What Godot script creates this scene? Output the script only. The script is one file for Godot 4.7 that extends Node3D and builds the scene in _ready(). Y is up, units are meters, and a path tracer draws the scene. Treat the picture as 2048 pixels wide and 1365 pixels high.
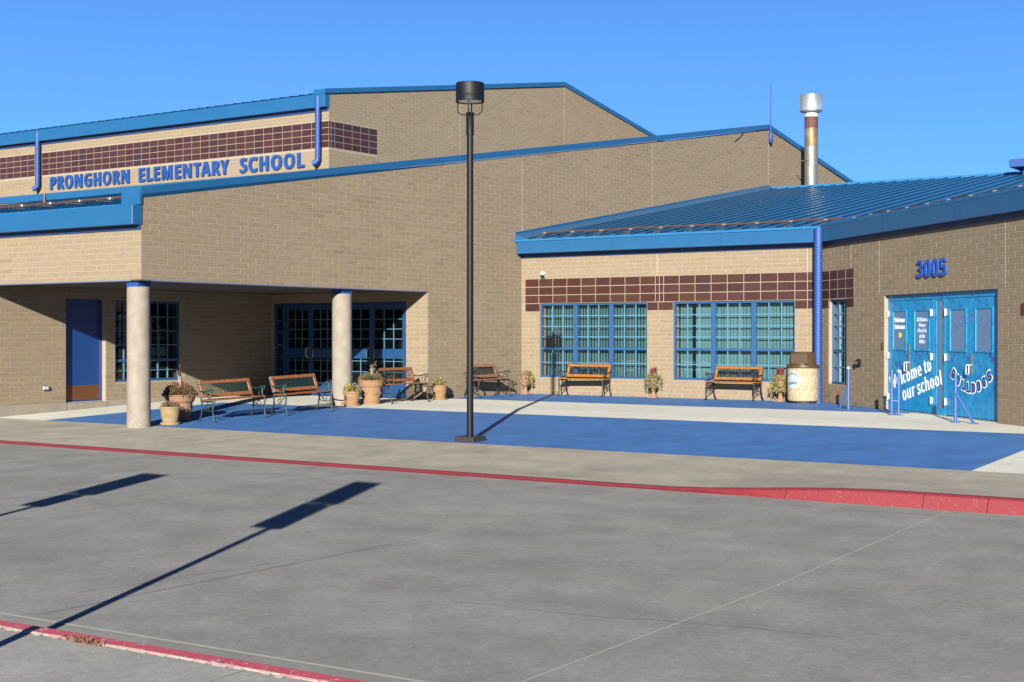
extends Node3D
# A brick school entrance court in low winter sun. Units are metres, y up; the court pavement by the doors is y = 0.
# Walls run along x (sunlit fronts) and z (gable ends); the right-hand entrance wing stands at 45 degrees.

const BL := 0.4064      # brick module
const BH := 0.1016      # course
const ZW := -12.123     # front of the window wall
const ZS := -15.384     # front of the tall hall
const XG2 := -9.264     # gable end of the tall hall
const SUN := Vector3(-0.505, -0.338, -1.0)
const CAM := Vector3(19.4537, 1.498, 16.8926)
const SLOPE := 0.1645
const LAMP_RISE := 0.986

var rng := RandomNumberGenerator.new()
var taken := {}
var M := {}
var cam: Camera3D
var font: Font
var heavy_font: Font
var glyphs := {}
var cap_low := 0.0
var cap_high := 1.0
var bricks_of := {}
var tone_mesh := []
var batch := FastNoiseLite.new()

# ---------------------------------------------------------------- materials
func lin(r: float, g: float, b: float) -> Color:
	return Color(r, g, b).linear_to_srgb()

func mat(c: Color, rough := 0.7, metal := 0.0, spec := 0.5) -> StandardMaterial3D:
	var m := StandardMaterial3D.new()
	m.albedo_color = c
	m.roughness = rough
	m.metallic = metal
	m.metallic_specular = spec
	return m

func noise(freq: float, sd: int, oct := 4) -> FastNoiseLite:
	var n := FastNoiseLite.new()
	n.noise_type = FastNoiseLite.TYPE_SIMPLEX_SMOOTH
	n.seed = sd
	n.frequency = freq
	n.fractal_octaves = oct
	return n

# a tileable grey-ish map: layers of [frequency, octaves, amplitude], then specks [count, size, brightness]
func grain(size: int, sd: int, layers: Array, specks: Array, tint := Vector3.ZERO) -> ImageTexture:
	var v := PackedFloat32Array()
	v.resize(size * size)
	v.fill(0.8)
	var k := 0
	for l in layers:
		var im := noise(l[0], sd + k * 17, l[1]).get_seamless_image(size, size, false, false, 0.12)
		im.convert(Image.FORMAT_L8)
		var d := im.get_data()
		var amp: float = l[2] / 255.0
		for i in size * size:
			v[i] += (d[i] - 127.5) * 2.0 * amp
		k += 1
	var r := RandomNumberGenerator.new()
	r.seed = sd
	for s in specks:
		for j in int(s[0]):
			var x := r.randi() % size
			var y := r.randi() % size
			var w := 1 + r.randi() % int(s[1])
			var h := 1 + r.randi() % int(s[1])
			var b: float = s[2] * r.randf_range(0.5, 1.0)
			for yy in h:
				for xx in w:
					v[((y + yy) % size) * size + (x + xx) % size] += b
	var out := PackedByteArray()
	out.resize(size * size * 3)
	for i in size * size:
		var g := clampf(v[i], 0.0, 1.0)
		var t := (g - 0.8)
		out[i * 3] = int(255 * clampf(g + t * tint.x, 0, 1))
		out[i * 3 + 1] = int(255 * clampf(g + t * tint.y, 0, 1))
		out[i * 3 + 2] = int(255 * clampf(g + t * tint.z, 0, 1))
	return ImageTexture.create_from_image(Image.create_from_data(size, size, false, Image.FORMAT_RGB8, out))

func tex(m: StandardMaterial3D, t: Texture2D, per_metre: float, bump := 0.0, local := false) -> StandardMaterial3D:
	m.albedo_texture = t
	m.uv1_triplanar = true
	m.uv1_world_triplanar = not local
	m.uv1_triplanar_sharpness = 8.0
	m.uv1_scale = Vector3.ONE * per_metre
	if bump > 0.0:
		m.heightmap_enabled = true
		m.heightmap_texture = t
		m.heightmap_scale = bump
	return m

func vc(m: StandardMaterial3D) -> StandardMaterial3D:
	m.vertex_color_use_as_albedo = true
	return m

func make_materials() -> void:
	var masonry := grain(512, 3, [[0.02, 4, 0.035], [0.12, 2, 0.04]], [[900, 2, -0.07], [500, 2, 0.05]])
	var concrete := grain(1024, 11, [[0.006, 5, 0.03], [0.035, 4, 0.045], [0.2, 2, 0.06]], [[5000, 3, 0.09], [5000, 4, -0.09], [500, 6, 0.15]], Vector3(0.05, 0.0, -0.1))
	var fine := grain(512, 21, [[0.015, 4, 0.05], [0.2, 2, 0.03]], [[400, 2, 0.06], [300, 2, -0.06]])
	var paint := grain(512, 31, [[0.008, 4, 0.06], [0.09, 3, 0.03]], [[260, 4, 0.07], [40, 9, 0.05], [300, 3, -0.05]])
	M.brick = vc(tex(mat(Color(1.12, 1.12, 1.12), 0.95, 0, 0.2), masonry, 1.1, 0.10))
	M.mortar = tex(mat(lin(0.350, 0.288, 0.206), 0.95, 0, 0.2), masonry, 1.3)
	M.tile = vc(tex(mat(Color(1.12, 1.12, 1.12), 0.42, 0, 0.5), fine, 1.2))
	M.grout = mat(lin(0.165, 0.112, 0.088), 0.9)
	M.sealant = mat(lin(0.264, 0.2178, 0.1584), 0.8)
	var faded := grain(256, 27, [[0.015, 4, 0.018], [0.2, 2, 0.015]], [])
	M.fascia = tex(mat(lin(0.014, 0.1025, 0.2418), 0.38, 0, 0.5), faded, 0.4)
	M.roof = tex(mat(lin(0.029, 0.185, 0.41), 0.42, 0.15, 0.5), faded, 0.4)
	M.roof.roughness = 0.3
	M.seam = mat(lin(0.004, 0.030, 0.072), 0.75, 0, 0.2)  # far darker than the roof, standing in for shade along its ribs
	M.frieze = mat(lin(0.00825, 0.0297, 0.0924), 0.5)
	M.royal = mat(lin(0.0045, 0.036, 0.155), 0.6)
	M.frame = mat(lin(0.01188, 0.0528, 0.1254), 0.42)
	M.muntin = mat(lin(0.0495, 0.1485, 0.2244), 0.45)
	M.muntin_shaded = mat(lin(0.05, 0.11, 0.15), 0.5)  # muntin blue made darker and greyer, the porch shade put into the colour
	M.storefront = mat(lin(0.0045, 0.034, 0.095), 0.42)
	M.door_blue = mat(lin(0.0035, 0.028, 0.115), 0.4)
	var trowelled := grain(1024, 13, [[0.006, 5, 0.03], [0.05, 3, 0.035], [0.25, 2, 0.05]], [[2500, 3, 0.06], [2500, 4, -0.08], [60, 9, -0.12]], Vector3(0.05, 0.0, -0.1))
	M.pale = vc(tex(mat(Color(1.12, 1.12, 1.12), 0.92, 0, 0.3), trowelled, 0.23))
	M.road = vc(tex(mat(Color(1.12, 1.12, 1.12), 0.9, 0, 0.3), concrete, 0.31))
	M.paving_paint = vc(tex(mat(Color(1.12, 1.12, 1.12), 0.62, 0, 0.4), paint, 0.35))
	M.kerb = mat(Color.WHITE, 0.7)
	M.kerb.albedo_texture = kerb_map()
	M.kerb.uv1_triplanar = true
	M.kerb.uv1_world_triplanar = true
	M.kerb.uv1_scale = Vector3.ONE * 0.7
	M.kerb_far = M.kerb.duplicate()
	M.kerb.albedo_color = lin(0.86, 1.0, 1.0)
	M.worn_edge = mat(lin(0.36, 0.31, 0.26), 0.9)
	M.kerb_far.albedo_color = lin(0.29, 0.17, 0.165)
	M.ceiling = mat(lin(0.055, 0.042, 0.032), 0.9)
	M.edge_trim = mat(lin(0.10, 0.11, 0.15), 0.5)
	M.joint = mat(lin(0.30, 0.282, 0.25), 0.95)
	M.joint_dark = mat(lin(0.09, 0.08, 0.07), 0.95)
	M.iron_green = mat(lin(0.010, 0.026, 0.021), 0.5, 0.1)
	M.iron_black = mat(lin(0.009, 0.009, 0.0085), 0.5, 0.1)
	var wood := grain(256, 41, [[0.02, 4, 0.12], [0.2, 2, 0.06]], [[300, 3, -0.06]])
	M.wood_orange = tex(mat(lin(0.225, 0.080, 0.024), 0.5), wood, 2.0, 0, true)
	M.wood_honey = tex(mat(lin(0.2904, 0.1089, 0.01584), 0.5), wood, 2.0, 0, true)
	M.wood_worn = tex(mat(lin(0.2376, 0.1056, 0.0561), 0.6), wood, 2.0, 0, true)
	M.terracotta = tex(mat(lin(0.3168, 0.1848, 0.099), 0.85, 0, 0.3), masonry, 1.8, 0.06)
	M.terracotta_pink = tex(mat(lin(0.3036, 0.1716, 0.1089), 0.85, 0, 0.3), masonry, 1.8, 0.06)
	M.soil = mat(lin(0.05, 0.035, 0.022), 1.0)
	M.column = tex(mat(lin(0.30, 0.257, 0.207), 0.8, 0, 0.3), grain(512, 51, [[0.012, 4, 0.05], [0.1, 3, 0.03]], [[160, 6, 0.06], [120, 5, -0.08]]), 0.5, 0.10)
	M.black_metal = mat(lin(0.0032, 0.0035, 0.0045), 0.55, 0.0, 0.35)
	M.lens = mat(lin(0.75, 0.72, 0.66), 0.3)
	M.steel = mat(lin(0.62, 0.62, 0.60), 0.32, 0.85)
	M.dull_steel = tex(mat(lin(0.36, 0.36, 0.32), 0.42, 0.7), fine, 0.8)
	M.rust = tex(mat(lin(0.13, 0.045, 0.03), 0.7, 0.2), grain(256, 61, [[0.01, 4, 0.2], [0.06, 3, 0.1]], []), 0.7)
	M.rust_light = tex(mat(lin(0.26, 0.185, 0.09), 0.55, 0.4), grain(256, 63, [[0.008, 4, 0.25], [0.06, 3, 0.08]], [], Vector3(-0.6, 0.0, 0.3)), 0.5)
	M.white = mat(lin(0.315, 0.315, 0.3075), 0.4)
	M.brown_plastic = mat(lin(0.050, 0.027, 0.0125), 0.4)
	M.dark = mat(lin(0.01, 0.01, 0.01), 0.6)
	M.interior = mat(lin(0.10, 0.09, 0.08), 0.9)
	M.slat = mat(lin(0.055, 0.135, 0.145), 0.7)
	M.leaf = vc(mat(Color.WHITE, 0.7))
	M.leaf.backlight_enabled = true
	M.leaf.backlight = Color(0.25, 0.25, 0.2)
	M.leaf.cull_mode = BaseMaterial3D.CULL_DISABLED
	M.dry_stem = mat(lin(0.225, 0.195, 0.15), 0.8)
	M.post_blue = mat(lin(0.024, 0.068, 0.192), 0.45)
	M.wrap_glass = mat(lin(0.075, 0.145, 0.25), 0.16)
	M.wrap_print = mat(Color.WHITE, 0.28)
	M.wrap_print.albedo_texture = paw_map()
	M.wrap_print.uv1_triplanar = true
	M.wrap_print.uv1_scale = Vector3.ONE * 0.9
	M.wrap_edge = mat(lin(0.012, 0.22, 0.40), 0.3)
	M.letter_white = mat(lin(0.62, 0.65, 0.67), 0.4)
	M.letter_purple = mat(lin(0.028, 0.012, 0.10), 0.4)
	M.letter_blue = mat(lin(0.0075, 0.04125, 0.1575), 0.4)
	M.letter_blue_lifted = mat(lin(0.012, 0.055, 0.24), 0.4)  # lightened copy of the name-letter blue for the less sunlit entrance wall
	M.frieze_shaded = mat(lin(0.010, 0.022, 0.075), 0.5)  # frieze of the angled front, eave shadow painted in as darker blue
	M.plaque_red = mat(lin(0.09, 0.012, 0.012), 0.4)
	M.letter_purple_soft = mat(lin(0.035, 0.05, 0.22), 0.4)
	M.letter_ghost = mat(lin(0.075, 0.12, 0.27), 0.3)
	M.letter_grey = mat(lin(0.42, 0.48, 0.55), 0.4)
	M.yellow = mat(lin(0.60, 0.45, 0.03), 0.5)
	M.bronze = tex(mat(lin(0.10, 0.055, 0.03), 0.45, 0.3), fine, 1.0)
	M.kick = mat(lin(0.16, 0.07, 0.03), 0.3, 0.6)
	M.copper_bar = mat(lin(0.06, 0.030, 0.025), 0.55, 0.2)
	M.worn_paint = mat(lin(0.185, 0.175, 0.14), 0.9)
	M.lamp_base = mat(lin(0.018, 0.016, 0.014), 0.55)
	M.terracotta_cream = tex(mat(lin(0.33, 0.2277, 0.1188), 0.85, 0, 0.3), masonry, 1.8, 0.06)
	M.pebble = tex(mat(lin(0.40, 0.355, 0.275), 0.8), pebble_map(), 3.2, 0.3, true)
	M.sticker = mat(lin(0.264, 0.2904, 0.3102), 0.45)
	M.teal_print = mat(lin(0.00792, 0.0594, 0.1056), 0.5)
	M.dry_hill = vc(mat(Color.WHITE, 1.0))
	var glass := mat(Color(0.10, 0.22, 0.24, 0.10), 0.02)
	glass.transparency = BaseMaterial3D.TRANSPARENCY_ALPHA
	M.glass = glass
	var smoked := mat(Color(0.02, 0.03, 0.04, 0.55), 0.02)
	smoked.transparency = BaseMaterial3D.TRANSPARENCY_ALPHA
	M.dark_glass = smoked

func kerb_map() -> ImageTexture:
	var n := 512
	var im := Image.create(n, n, false, Image.FORMAT_RGB8)
	var a := noise(0.03, 71, 4).get_seamless_image(n, n, false, false, 0.12)
	var b := noise(0.11, 72, 3).get_seamless_image(n, n, false, false, 0.12)
	for y in n:
		for x in n:
			var va := a.get_pixel(x, y).r
			var vb := b.get_pixel(x, y).r
			var c := Color(0.53, 0.065, 0.09).lerp(Color(0.43, 0.05, 0.085), va)
			if va * 0.6 + vb * 0.4 > 0.70:
				c = Color(0.48, 0.38, 0.31)
			c = c * (0.9 + 0.2 * vb)
			im.set_pixel(x, y, c.linear_to_srgb())
	return ImageTexture.create_from_image(im)

func paw_map() -> ImageTexture:
	var n := 512
	var im := Image.create(n, n, false, Image.FORMAT_RGB8)
	var a := noise(0.012, 81, 3).get_seamless_image(n, n, false, false, 0.12)
	for y in n:
		for x in n:
			var t := a.get_pixel(x, y).r
			im.set_pixel(x, y, Color(0.003, 0.14, 0.315).lerp(Color(0.006, 0.205, 0.41), t).linear_to_srgb())
	var r := RandomNumberGenerator.new()
	r.seed = 5
	for k in 46:
		var c := Vector2(r.randi() % n, r.randi() % n)
		var turn := r.randf_range(-0.8, 0.8)
		var pads := [[Vector2(0, 4), 9.0], [Vector2(-10, -7), 4.2], [Vector2(-3.5, -12), 4.5], [Vector2(4.5, -12), 4.5], [Vector2(11, -6), 4.2]]
		for p in pads:
			var q: Vector2 = c + p[0].rotated(turn)
			var rad: float = p[1]
			for dy in range(-10, 11):
				for dx in range(-10, 11):
					if Vector2(dx, dy * 0.9).length() < rad:
						var px := posmod(int(q.x) + dx, n)
						var py := posmod(int(q.y) + dy, n)
						im.set_pixel(px, py, im.get_pixel(px, py).lerp(Color(0.05, 0.27, 0.50), 0.7))
	return ImageTexture.create_from_image(im)

func pebble_map() -> ImageTexture:
	var n := 512
	var f := FastNoiseLite.new()
	f.noise_type = FastNoiseLite.TYPE_CELLULAR
	f.cellular_return_type = FastNoiseLite.RETURN_CELL_VALUE
	f.frequency = 0.055
	f.seed = 9
	var im := f.get_seamless_image(n, n, false, false, 0.1)
	f.cellular_return_type = FastNoiseLite.RETURN_DISTANCE2_SUB
	var e := f.get_seamless_image(n, n, false, false, 0.1)
	var out := Image.create(n, n, false, Image.FORMAT_RGB8)
	for y in n:
		for x in n:
			var v := im.get_pixel(x, y).r
			var edge := e.get_pixel(x, y).r
			var c := Color(0.55, 0.46, 0.36).lerp(Color(1.0, 0.97, 0.90), smoothstep(0.1, 0.75, v))
			c = c.lerp(Color(0.42, 0.34, 0.27), 0.75 * (1.0 - smoothstep(0.02, 0.16, edge)))
			out.set_pixel(x, y, c)
	return ImageTexture.create_from_image(out)

# ---------------------------------------------------------------- naming
func numbered(called: String) -> String:
	if not taken.has(called):
		taken[called] = 0
		return called
	taken[called] += 1
	return "%s_%03d" % [called, taken[called]]

func tag(o: Node, label := "", category := "", group := "", kind := "") -> Node:
	for p in [["label", label], ["category", category], ["group", group], ["kind", kind]]:
		if p[1]:
			o.set_meta(p[0], p[1])
	return o

func thing(called: String, label: String, category: String, at := Vector3.ZERO, turn := 0.0, group := "") -> Node3D:
	var o := Node3D.new()
	o.name = numbered(called)
	add_child(o)
	o.position = at
	o.rotation.y = turn
	tag(o, label, category, group)
	return o

func copy(src: Node3D, label: String, at: Vector3, turn := 0.0) -> Node3D:
	var o: Node3D = src.duplicate()
	o.name = numbered(String(src.name).get_slice("_0", 0))
	add_child(o)
	o.position = at
	o.rotation.y = turn
	o.set_meta("label", label)
	return o

func put(mesh: Mesh, called: String, m: Material, parent: Node, t := Transform3D()) -> MeshInstance3D:
	var o := MeshInstance3D.new()
	o.mesh = mesh
	o.name = numbered(called) if parent == self else called
	o.material_override = m
	o.transform = t
	parent.add_child(o, true)
	return o

func st() -> SurfaceTool:
	var s := SurfaceTool.new()
	s.begin(Mesh.PRIMITIVE_TRIANGLES)
	s.set_smooth_group(-1)
	return s

func build(s: SurfaceTool, called: String, m: Material, parent: Node, t := Transform3D()) -> MeshInstance3D:
	s.generate_normals()
	return put(s.commit(), called, m, parent, t)

func node(called: String, parent: Node, t := Transform3D()) -> Node3D:
	var o := Node3D.new()
	o.name = called
	o.transform = t
	parent.add_child(o, true)
	return o

# ---------------------------------------------------------------- shapes
func tri(s: SurfaceTool, a: Vector3, b: Vector3, c: Vector3, inner: Vector3) -> void:
	if (b - a).cross(c - a).dot(a + b + c - inner * 3.0) > 0.0:
		s.add_vertex(a); s.add_vertex(c); s.add_vertex(b)
	else:
		s.add_vertex(a); s.add_vertex(b); s.add_vertex(c)

func quad(s: SurfaceTool, a: Vector3, b: Vector3, c: Vector3, d: Vector3, inner: Vector3) -> void:
	tri(s, a, b, c, inner)
	tri(s, a, c, d, inner)

func box(s: SurfaceTool, c: Vector3, size: Vector3, bevel := 0.0, basis := Basis()) -> void:
	var h := size * 0.5
	if bevel <= 0.0:
		var p := []
		for k in 8:
			p.append(c + basis * Vector3(h.x * (1 if k & 1 else -1), h.y * (1 if k & 2 else -1), h.z * (1 if k & 4 else -1)))
		for f in [[0, 1, 3, 2], [4, 5, 7, 6], [0, 1, 5, 4], [2, 3, 7, 6], [0, 2, 6, 4], [1, 3, 7, 5]]:
			quad(s, p[f[0]], p[f[1]], p[f[2]], p[f[3]], c)
		return
	var b := bevel
	var v := func(x: float, y: float, z: float, face: int) -> Vector3:
		return c + basis * Vector3(x * (h.x if face == 0 else h.x - b), y * (h.y if face == 1 else h.y - b), z * (h.z if face == 2 else h.z - b))
	for f in 3:
		for sg in [-1.0, 1.0]:
			var q := []
			for e in [[-1.0, -1.0], [1.0, -1.0], [1.0, 1.0], [-1.0, 1.0]]:
				var a := [0.0, 0.0, 0.0]
				a[f] = sg; a[(f + 1) % 3] = e[0]; a[(f + 2) % 3] = e[1]
				q.append(v.call(a[0], a[1], a[2], f))
			quad(s, q[0], q[1], q[2], q[3], c)
	for f in 3:
		var g := (f + 1) % 3
		var k := (f + 2) % 3
		for e in [[-1.0, -1.0], [1.0, -1.0], [1.0, 1.0], [-1.0, 1.0]]:
			var lo := [0.0, 0.0, 0.0]
			lo[f] = e[0]; lo[g] = e[1]; lo[k] = -1.0
			var hi := lo.duplicate()
			hi[k] = 1.0
			quad(s, v.call(lo[0], lo[1], lo[2], f), v.call(hi[0], hi[1], hi[2], f), v.call(hi[0], hi[1], hi[2], g), v.call(lo[0], lo[1], lo[2], g), c)
	for x in [-1.0, 1.0]:
		for y in [-1.0, 1.0]:
			for z in [-1.0, 1.0]:
				tri(s, v.call(x, y, z, 0), v.call(x, y, z, 1), v.call(x, y, z, 2), c)

func span(s: SurfaceTool, a: Vector3, b: Vector3, bevel := 0.0) -> void:   # box between two corners
	box(s, (a + b) * 0.5, (b - a).abs(), bevel)

# a block in wall axes (u, y, n) whose bottom and top edges may slope along u
func block(s: SurfaceTool, u0: float, u1: float, b0: float, b1: float, t0: float, t1: float, n0: float, n1: float) -> void:
	var p := [Vector3(u0, b0, n0), Vector3(u1, b1, n0), Vector3(u1, t1, n0), Vector3(u0, t0, n0), Vector3(u0, b0, n1), Vector3(u1, b1, n1), Vector3(u1, t1, n1), Vector3(u0, t0, n1)]
	var c := Vector3.ZERO
	for q in p:
		c += q / 8.0
	for f in [[0, 1, 2, 3], [4, 5, 6, 7], [0, 1, 5, 4], [3, 2, 6, 7], [0, 3, 7, 4], [1, 2, 6, 5]]:
		quad(s, p[f[0]], p[f[1]], p[f[2]], p[f[3]], c)

func tube(s: SurfaceTool, pts: Array, rad, sides := 8, cap := true) -> void:
	var n := pts.size()
	var rings := []
	var side := Vector3.ZERO
	for i in n:
		var d: Vector3 = (pts[mini(i + 1, n - 1)] - pts[maxi(i - 1, 0)]).normalized()
		if i == 0:
			side = d.cross(Vector3.UP if absf(d.y) < 0.9 else Vector3.RIGHT).normalized()
		else:
			side = (side - d * side.dot(d)).normalized()
		var up := d.cross(side)
		var r: float = rad[i] if rad is Array else rad
		var ring := []
		for k in sides:
			var a := TAU * k / sides
			ring.append(pts[i] + (side * cos(a) + up * sin(a)) * r)
		rings.append(ring)
	s.set_smooth_group(1)
	for i in n - 1:
		for k in sides:
			var mid: Vector3 = (pts[i] + pts[i + 1]) * 0.5
			quad(s, rings[i][k], rings[i][(k + 1) % sides], rings[i + 1][(k + 1) % sides], rings[i + 1][k], mid)
	s.set_smooth_group(-1)
	if cap:
		for e in [0, n - 1]:
			var inner: Vector3 = pts[1] if e == 0 else pts[n - 2]
			for k in sides:
				tri(s, pts[e], rings[e][k], rings[e][(k + 1) % sides], inner)

# profile points (radius, y); ripple makes a fluted band between two heights
func lathe(s: SurfaceTool, prof: Array, at := Vector3.ZERO, sides := 28, ripple = null) -> void:
	var g := 2
	for i in prof.size() - 1:
		var a: Vector2 = prof[i]
		var b: Vector2 = prof[i + 1]
		if i > 0:
			var before: Vector2 = (a - prof[i - 1]).normalized()
			if before.dot((b - a).normalized()) < 0.8:
				g += 1
		s.set_smooth_group(g)
		for k in sides:
			var q := []
			for e in [[a, k], [a, k + 1], [b, k + 1], [b, k]]:
				var ang: float = TAU * (e[1] % sides) / sides
				var r: float = e[0].x
				if ripple != null:
					r *= ripple.call(e[0].y, ang)
				q.append(at + Vector3(cos(ang) * r, e[0].y, sin(ang) * r))
			var mid := TAU * (k + 0.5) / sides
			var nrm := Vector2((b - a).y, -(b - a).x)
			var outward := Vector3(cos(mid) * nrm.x, nrm.y, sin(mid) * nrm.x)
			var inner: Vector3 = (q[0] + q[1] + q[2] + q[3]) * 0.25 - outward
			quad(s, q[0], q[1], q[2], q[3], inner)
	s.set_smooth_group(-1)

func ring(c: Vector3, r: float, ax: Vector3, ay: Vector3, n := 12, from := 0.0, to := TAU) -> Array:
	var p := []
	for i in n + 1:
		var a := lerpf(from, to, float(i) / n)
		p.append(c + ax * cos(a) * r + ay * sin(a) * r)
	return p

# ---------------------------------------------------------------- lettering
func glyph(ch: String, heavy := false) -> Mesh:
	var key := ch + ("#" if heavy else "")
	if not glyphs.has(key):
		var t := TextMesh.new()
		t.font = heavy_font if heavy else font
		t.text = ch
		t.font_size = 96
		t.pixel_size = 0.01
		t.depth = 1.0
		t.curve_step = 1.0
		t.horizontal_alignment = HORIZONTAL_ALIGNMENT_LEFT
		glyphs[key] = t
	return glyphs[key]

func advance(txt: String) -> float:
	return font.get_string_size(txt, HORIZONTAL_ALIGNMENT_LEFT, -1, 96).x * 0.01

# letters of a line from `from` to `to` (in the parent's axes, x right, y up), capital height cap, standing `depth` proud of z
func write(txt: String, from: Vector3, to: Vector3, cap: float, depth: float, m: Material, parent: Node, called := "letter", heavy := true) -> void:
	var total := advance(txt)
	var dir := (to - from)
	var sx := dir.length() / total
	var x := dir.normalized()
	var y := Vector3(-x.y, x.x, 0)
	var sy := cap / (cap_high - cap_low)
	for i in txt.length():
		if txt[i] == " ":
			continue
		var at := from + x * advance(txt.substr(0, i)) * sx - y * cap_low * sy + Vector3(0, 0, depth * 0.5)
		put(glyph(txt[i], heavy), called, m, parent, Transform3D(Basis(x * sx * 0.94, y * sy, Vector3(0, 0, depth * (1.0 + 0.02 * (i % 2)))), at))

func write_on(txt: String, p0: Vector2, p1: Vector2, cap: float, m: Material, pick: Callable, n: float, depth := 0.003) -> void:   # each letter under the leaf it stands on
	var total := advance(txt)
	var d := p1 - p0
	var sx := d.length() / total
	var dir := d.normalized()
	var x := Vector3(dir.x, dir.y, 0)
	var y := Vector3(-dir.y, dir.x, 0)
	var sy := cap / (cap_high - cap_low)
	for i in txt.length():
		if txt[i] == " ":
			continue
		var at := Vector3(p0.x, p0.y, n + depth * 0.5) + x * advance(txt.substr(0, i)) * sx - y * cap_low * sy
		var leaf: Node3D = pick.call(at.x + sx * advance(txt[i]) * 0.5)
		put(glyph(txt[i]), "letter", m, leaf, Transform3D(Basis(x * sx * 0.96, y * sy, Vector3(0, 0, depth)), at + Vector3(0, 0, 0.0012 * (i % 2)) - leaf.position))

# ---------------------------------------------------------------- walls of brick
func frame_of(origin: Vector3, u: Vector3) -> Transform3D:
	return Transform3D(Basis(u, Vector3.UP, u.cross(Vector3.UP)), origin)

func height_at(top: Array, u: float) -> float:
	for i in top.size() - 1:
		if u <= top[i + 1].x or i == top.size() - 2:
			return lerpf(top[i].y, top[i + 1].y, (u - top[i].x) / (top[i + 1].x - top[i].x))
	return top[0].y

# the wall behind its brick faces: mortar, cut round its openings
func slab(fr: Transform3D, low: float, top: Array, holes: Array, parent: Node, thick := 0.3) -> MeshInstance3D:
	var cuts := []
	for p in top:
		cuts.append(p.x)
	for h in holes:
		cuts.append(h.position.x)
		cuts.append(h.end.x)
	cuts.sort()
	var s := st()
	for i in cuts.size() - 1:
		var a: float = clampf(cuts[i], top[0].x, top[-1].x)
		var b: float = clampf(cuts[i + 1], top[0].x, top[-1].x)
		if b - a < 1e-4:
			continue
		var ta := height_at(top, a + 1e-5)
		var tb := height_at(top, b - 1e-5)
		var spans := []
		for h in holes:
			if h.position.x < b - 1e-4 and h.end.x > a + 1e-4:
				spans.append(h)
		spans.sort_custom(func(p, q): return p.position.y < q.position.y)
		var y := low
		for h in spans:
			if h.position.y > y + 1e-3:
				block(s, a, b, y, y, h.position.y, h.position.y, -thick, -0.0025)
			y = maxf(y, h.end.y)
		if minf(ta, tb) > y or maxf(ta, tb) > y + 0.01:
			block(s, a, b, y, y, maxf(ta, y + 0.001), maxf(tb, y + 0.001), -thick, -0.0025)
	return build(s, "wall", M.mortar, parent, fr)

func tone(base: Color, at := Vector3.ZERO) -> Color:
	var k := rng.randf_range(0.95, 1.05) * (1.0 + 0.07 * batch.get_noise_3dv(at))
	if rng.randf() < 0.10:
		k *= rng.randf_range(0.90, 0.96)
	var w := rng.randf_range(-0.02, 0.02)
	return Color(base.r * k * (1.0 + w), base.g * k, base.b * k * (1.0 - w * 1.6))

func brick_face(s: SurfaceTool, poly: PackedVector2Array, c: Color, proud := 0.0, xf := Transform3D()) -> void:
	s.set_color(c)
	var mid := Vector2.ZERO
	for p in poly:
		mid += p / poly.size()
	var front := []
	var back := []
	for p in poly:
		var d := mid - p
		front.append(xf * Vector3(p.x + signf(d.x) * minf(0.003, absf(d.x) * 0.5), p.y + signf(d.y) * minf(0.003, absf(d.y) * 0.5), proud))
		back.append(xf * Vector3(p.x, p.y, -0.006))
	var inner := xf * Vector3(mid.x, mid.y, -0.3)
	for i in range(1, poly.size() - 1):
		tri(s, front[0], front[i], front[i + 1], inner)
	for i in poly.size():
		var j := (i + 1) % poly.size()
		quad(s, back[i], back[j], front[j], front[i], xf * Vector3(mid.x, mid.y, -0.05))

# brick faces between u0 and u1 under a top line, round the openings, in running bond; kept per building until lay_bricks()
func course(owner_name: String, fr: Transform3D, w: Node3D, low: float, top: Array, holes: Array, shift := 0.0) -> void:
	if not bricks_of.has(owner_name):
		bricks_of[owner_name] = []
	var u0: float = top[0].x
	var u1: float = top[-1].x
	var high := 0.0
	for p in top:
		high = maxf(high, p.y)
	for k in range(int(floor(low / BH + 0.01)), int(ceil(high / BH))):
		var y0 := maxf(k * BH + 0.005, low)
		var y1 := (k + 1) * BH - 0.005
		var free := [[u0, u1]]
		for h in holes:
			if h.position.y < y1 - 0.02 and h.end.y > y0 + 0.02:
				var left := []
				for f in free:
					if h.position.x > f[0]:
						left.append([f[0], minf(f[1], h.position.x)])
					if h.end.x < f[1]:
						left.append([maxf(f[0], h.end.x), f[1]])
				free = left
		var off := u0 + shift + (BL * 0.5 if k % 2 else 0.0)
		for f in free:
			var i := int(floor((f[0] - off) / BL))
			while off + i * BL < f[1]:
				var a := maxf(off + i * BL + 0.005, f[0] + 0.001)
				var b := minf(off + (i + 1) * BL - 0.005, f[1] - 0.001)
				i += 1
				if b - a < 0.03:
					continue
				var ta := height_at(top, a)
				var tb := height_at(top, b)
				if maxf(ta, tb) < y0 + 0.005:
					continue
				var poly := PackedVector2Array([Vector2(a, y0), Vector2(b, y0), Vector2(b, y1), Vector2(a, y1)])
				if minf(ta, tb) < y1:
					var cut := PackedVector2Array([Vector2(a, y0 - 1), Vector2(b, y0 - 1), Vector2(b, tb), Vector2(a, ta)])
					var got := Geometry2D.intersect_polygons(poly, cut)
					if got.is_empty():
						continue
					poly = got[0]
				var full: bool = absf(b - a - (BL - 0.01)) < 1e-3 and minf(ta, tb) >= y1 and absf(y1 - y0 - (BH - 0.01)) < 1e-3
				bricks_of[owner_name].append([fr, w, poly, full, look_size(fr * Vector3((a + b) * 0.5, y0, 0), fr.basis.x) if full else 0.0])

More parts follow.
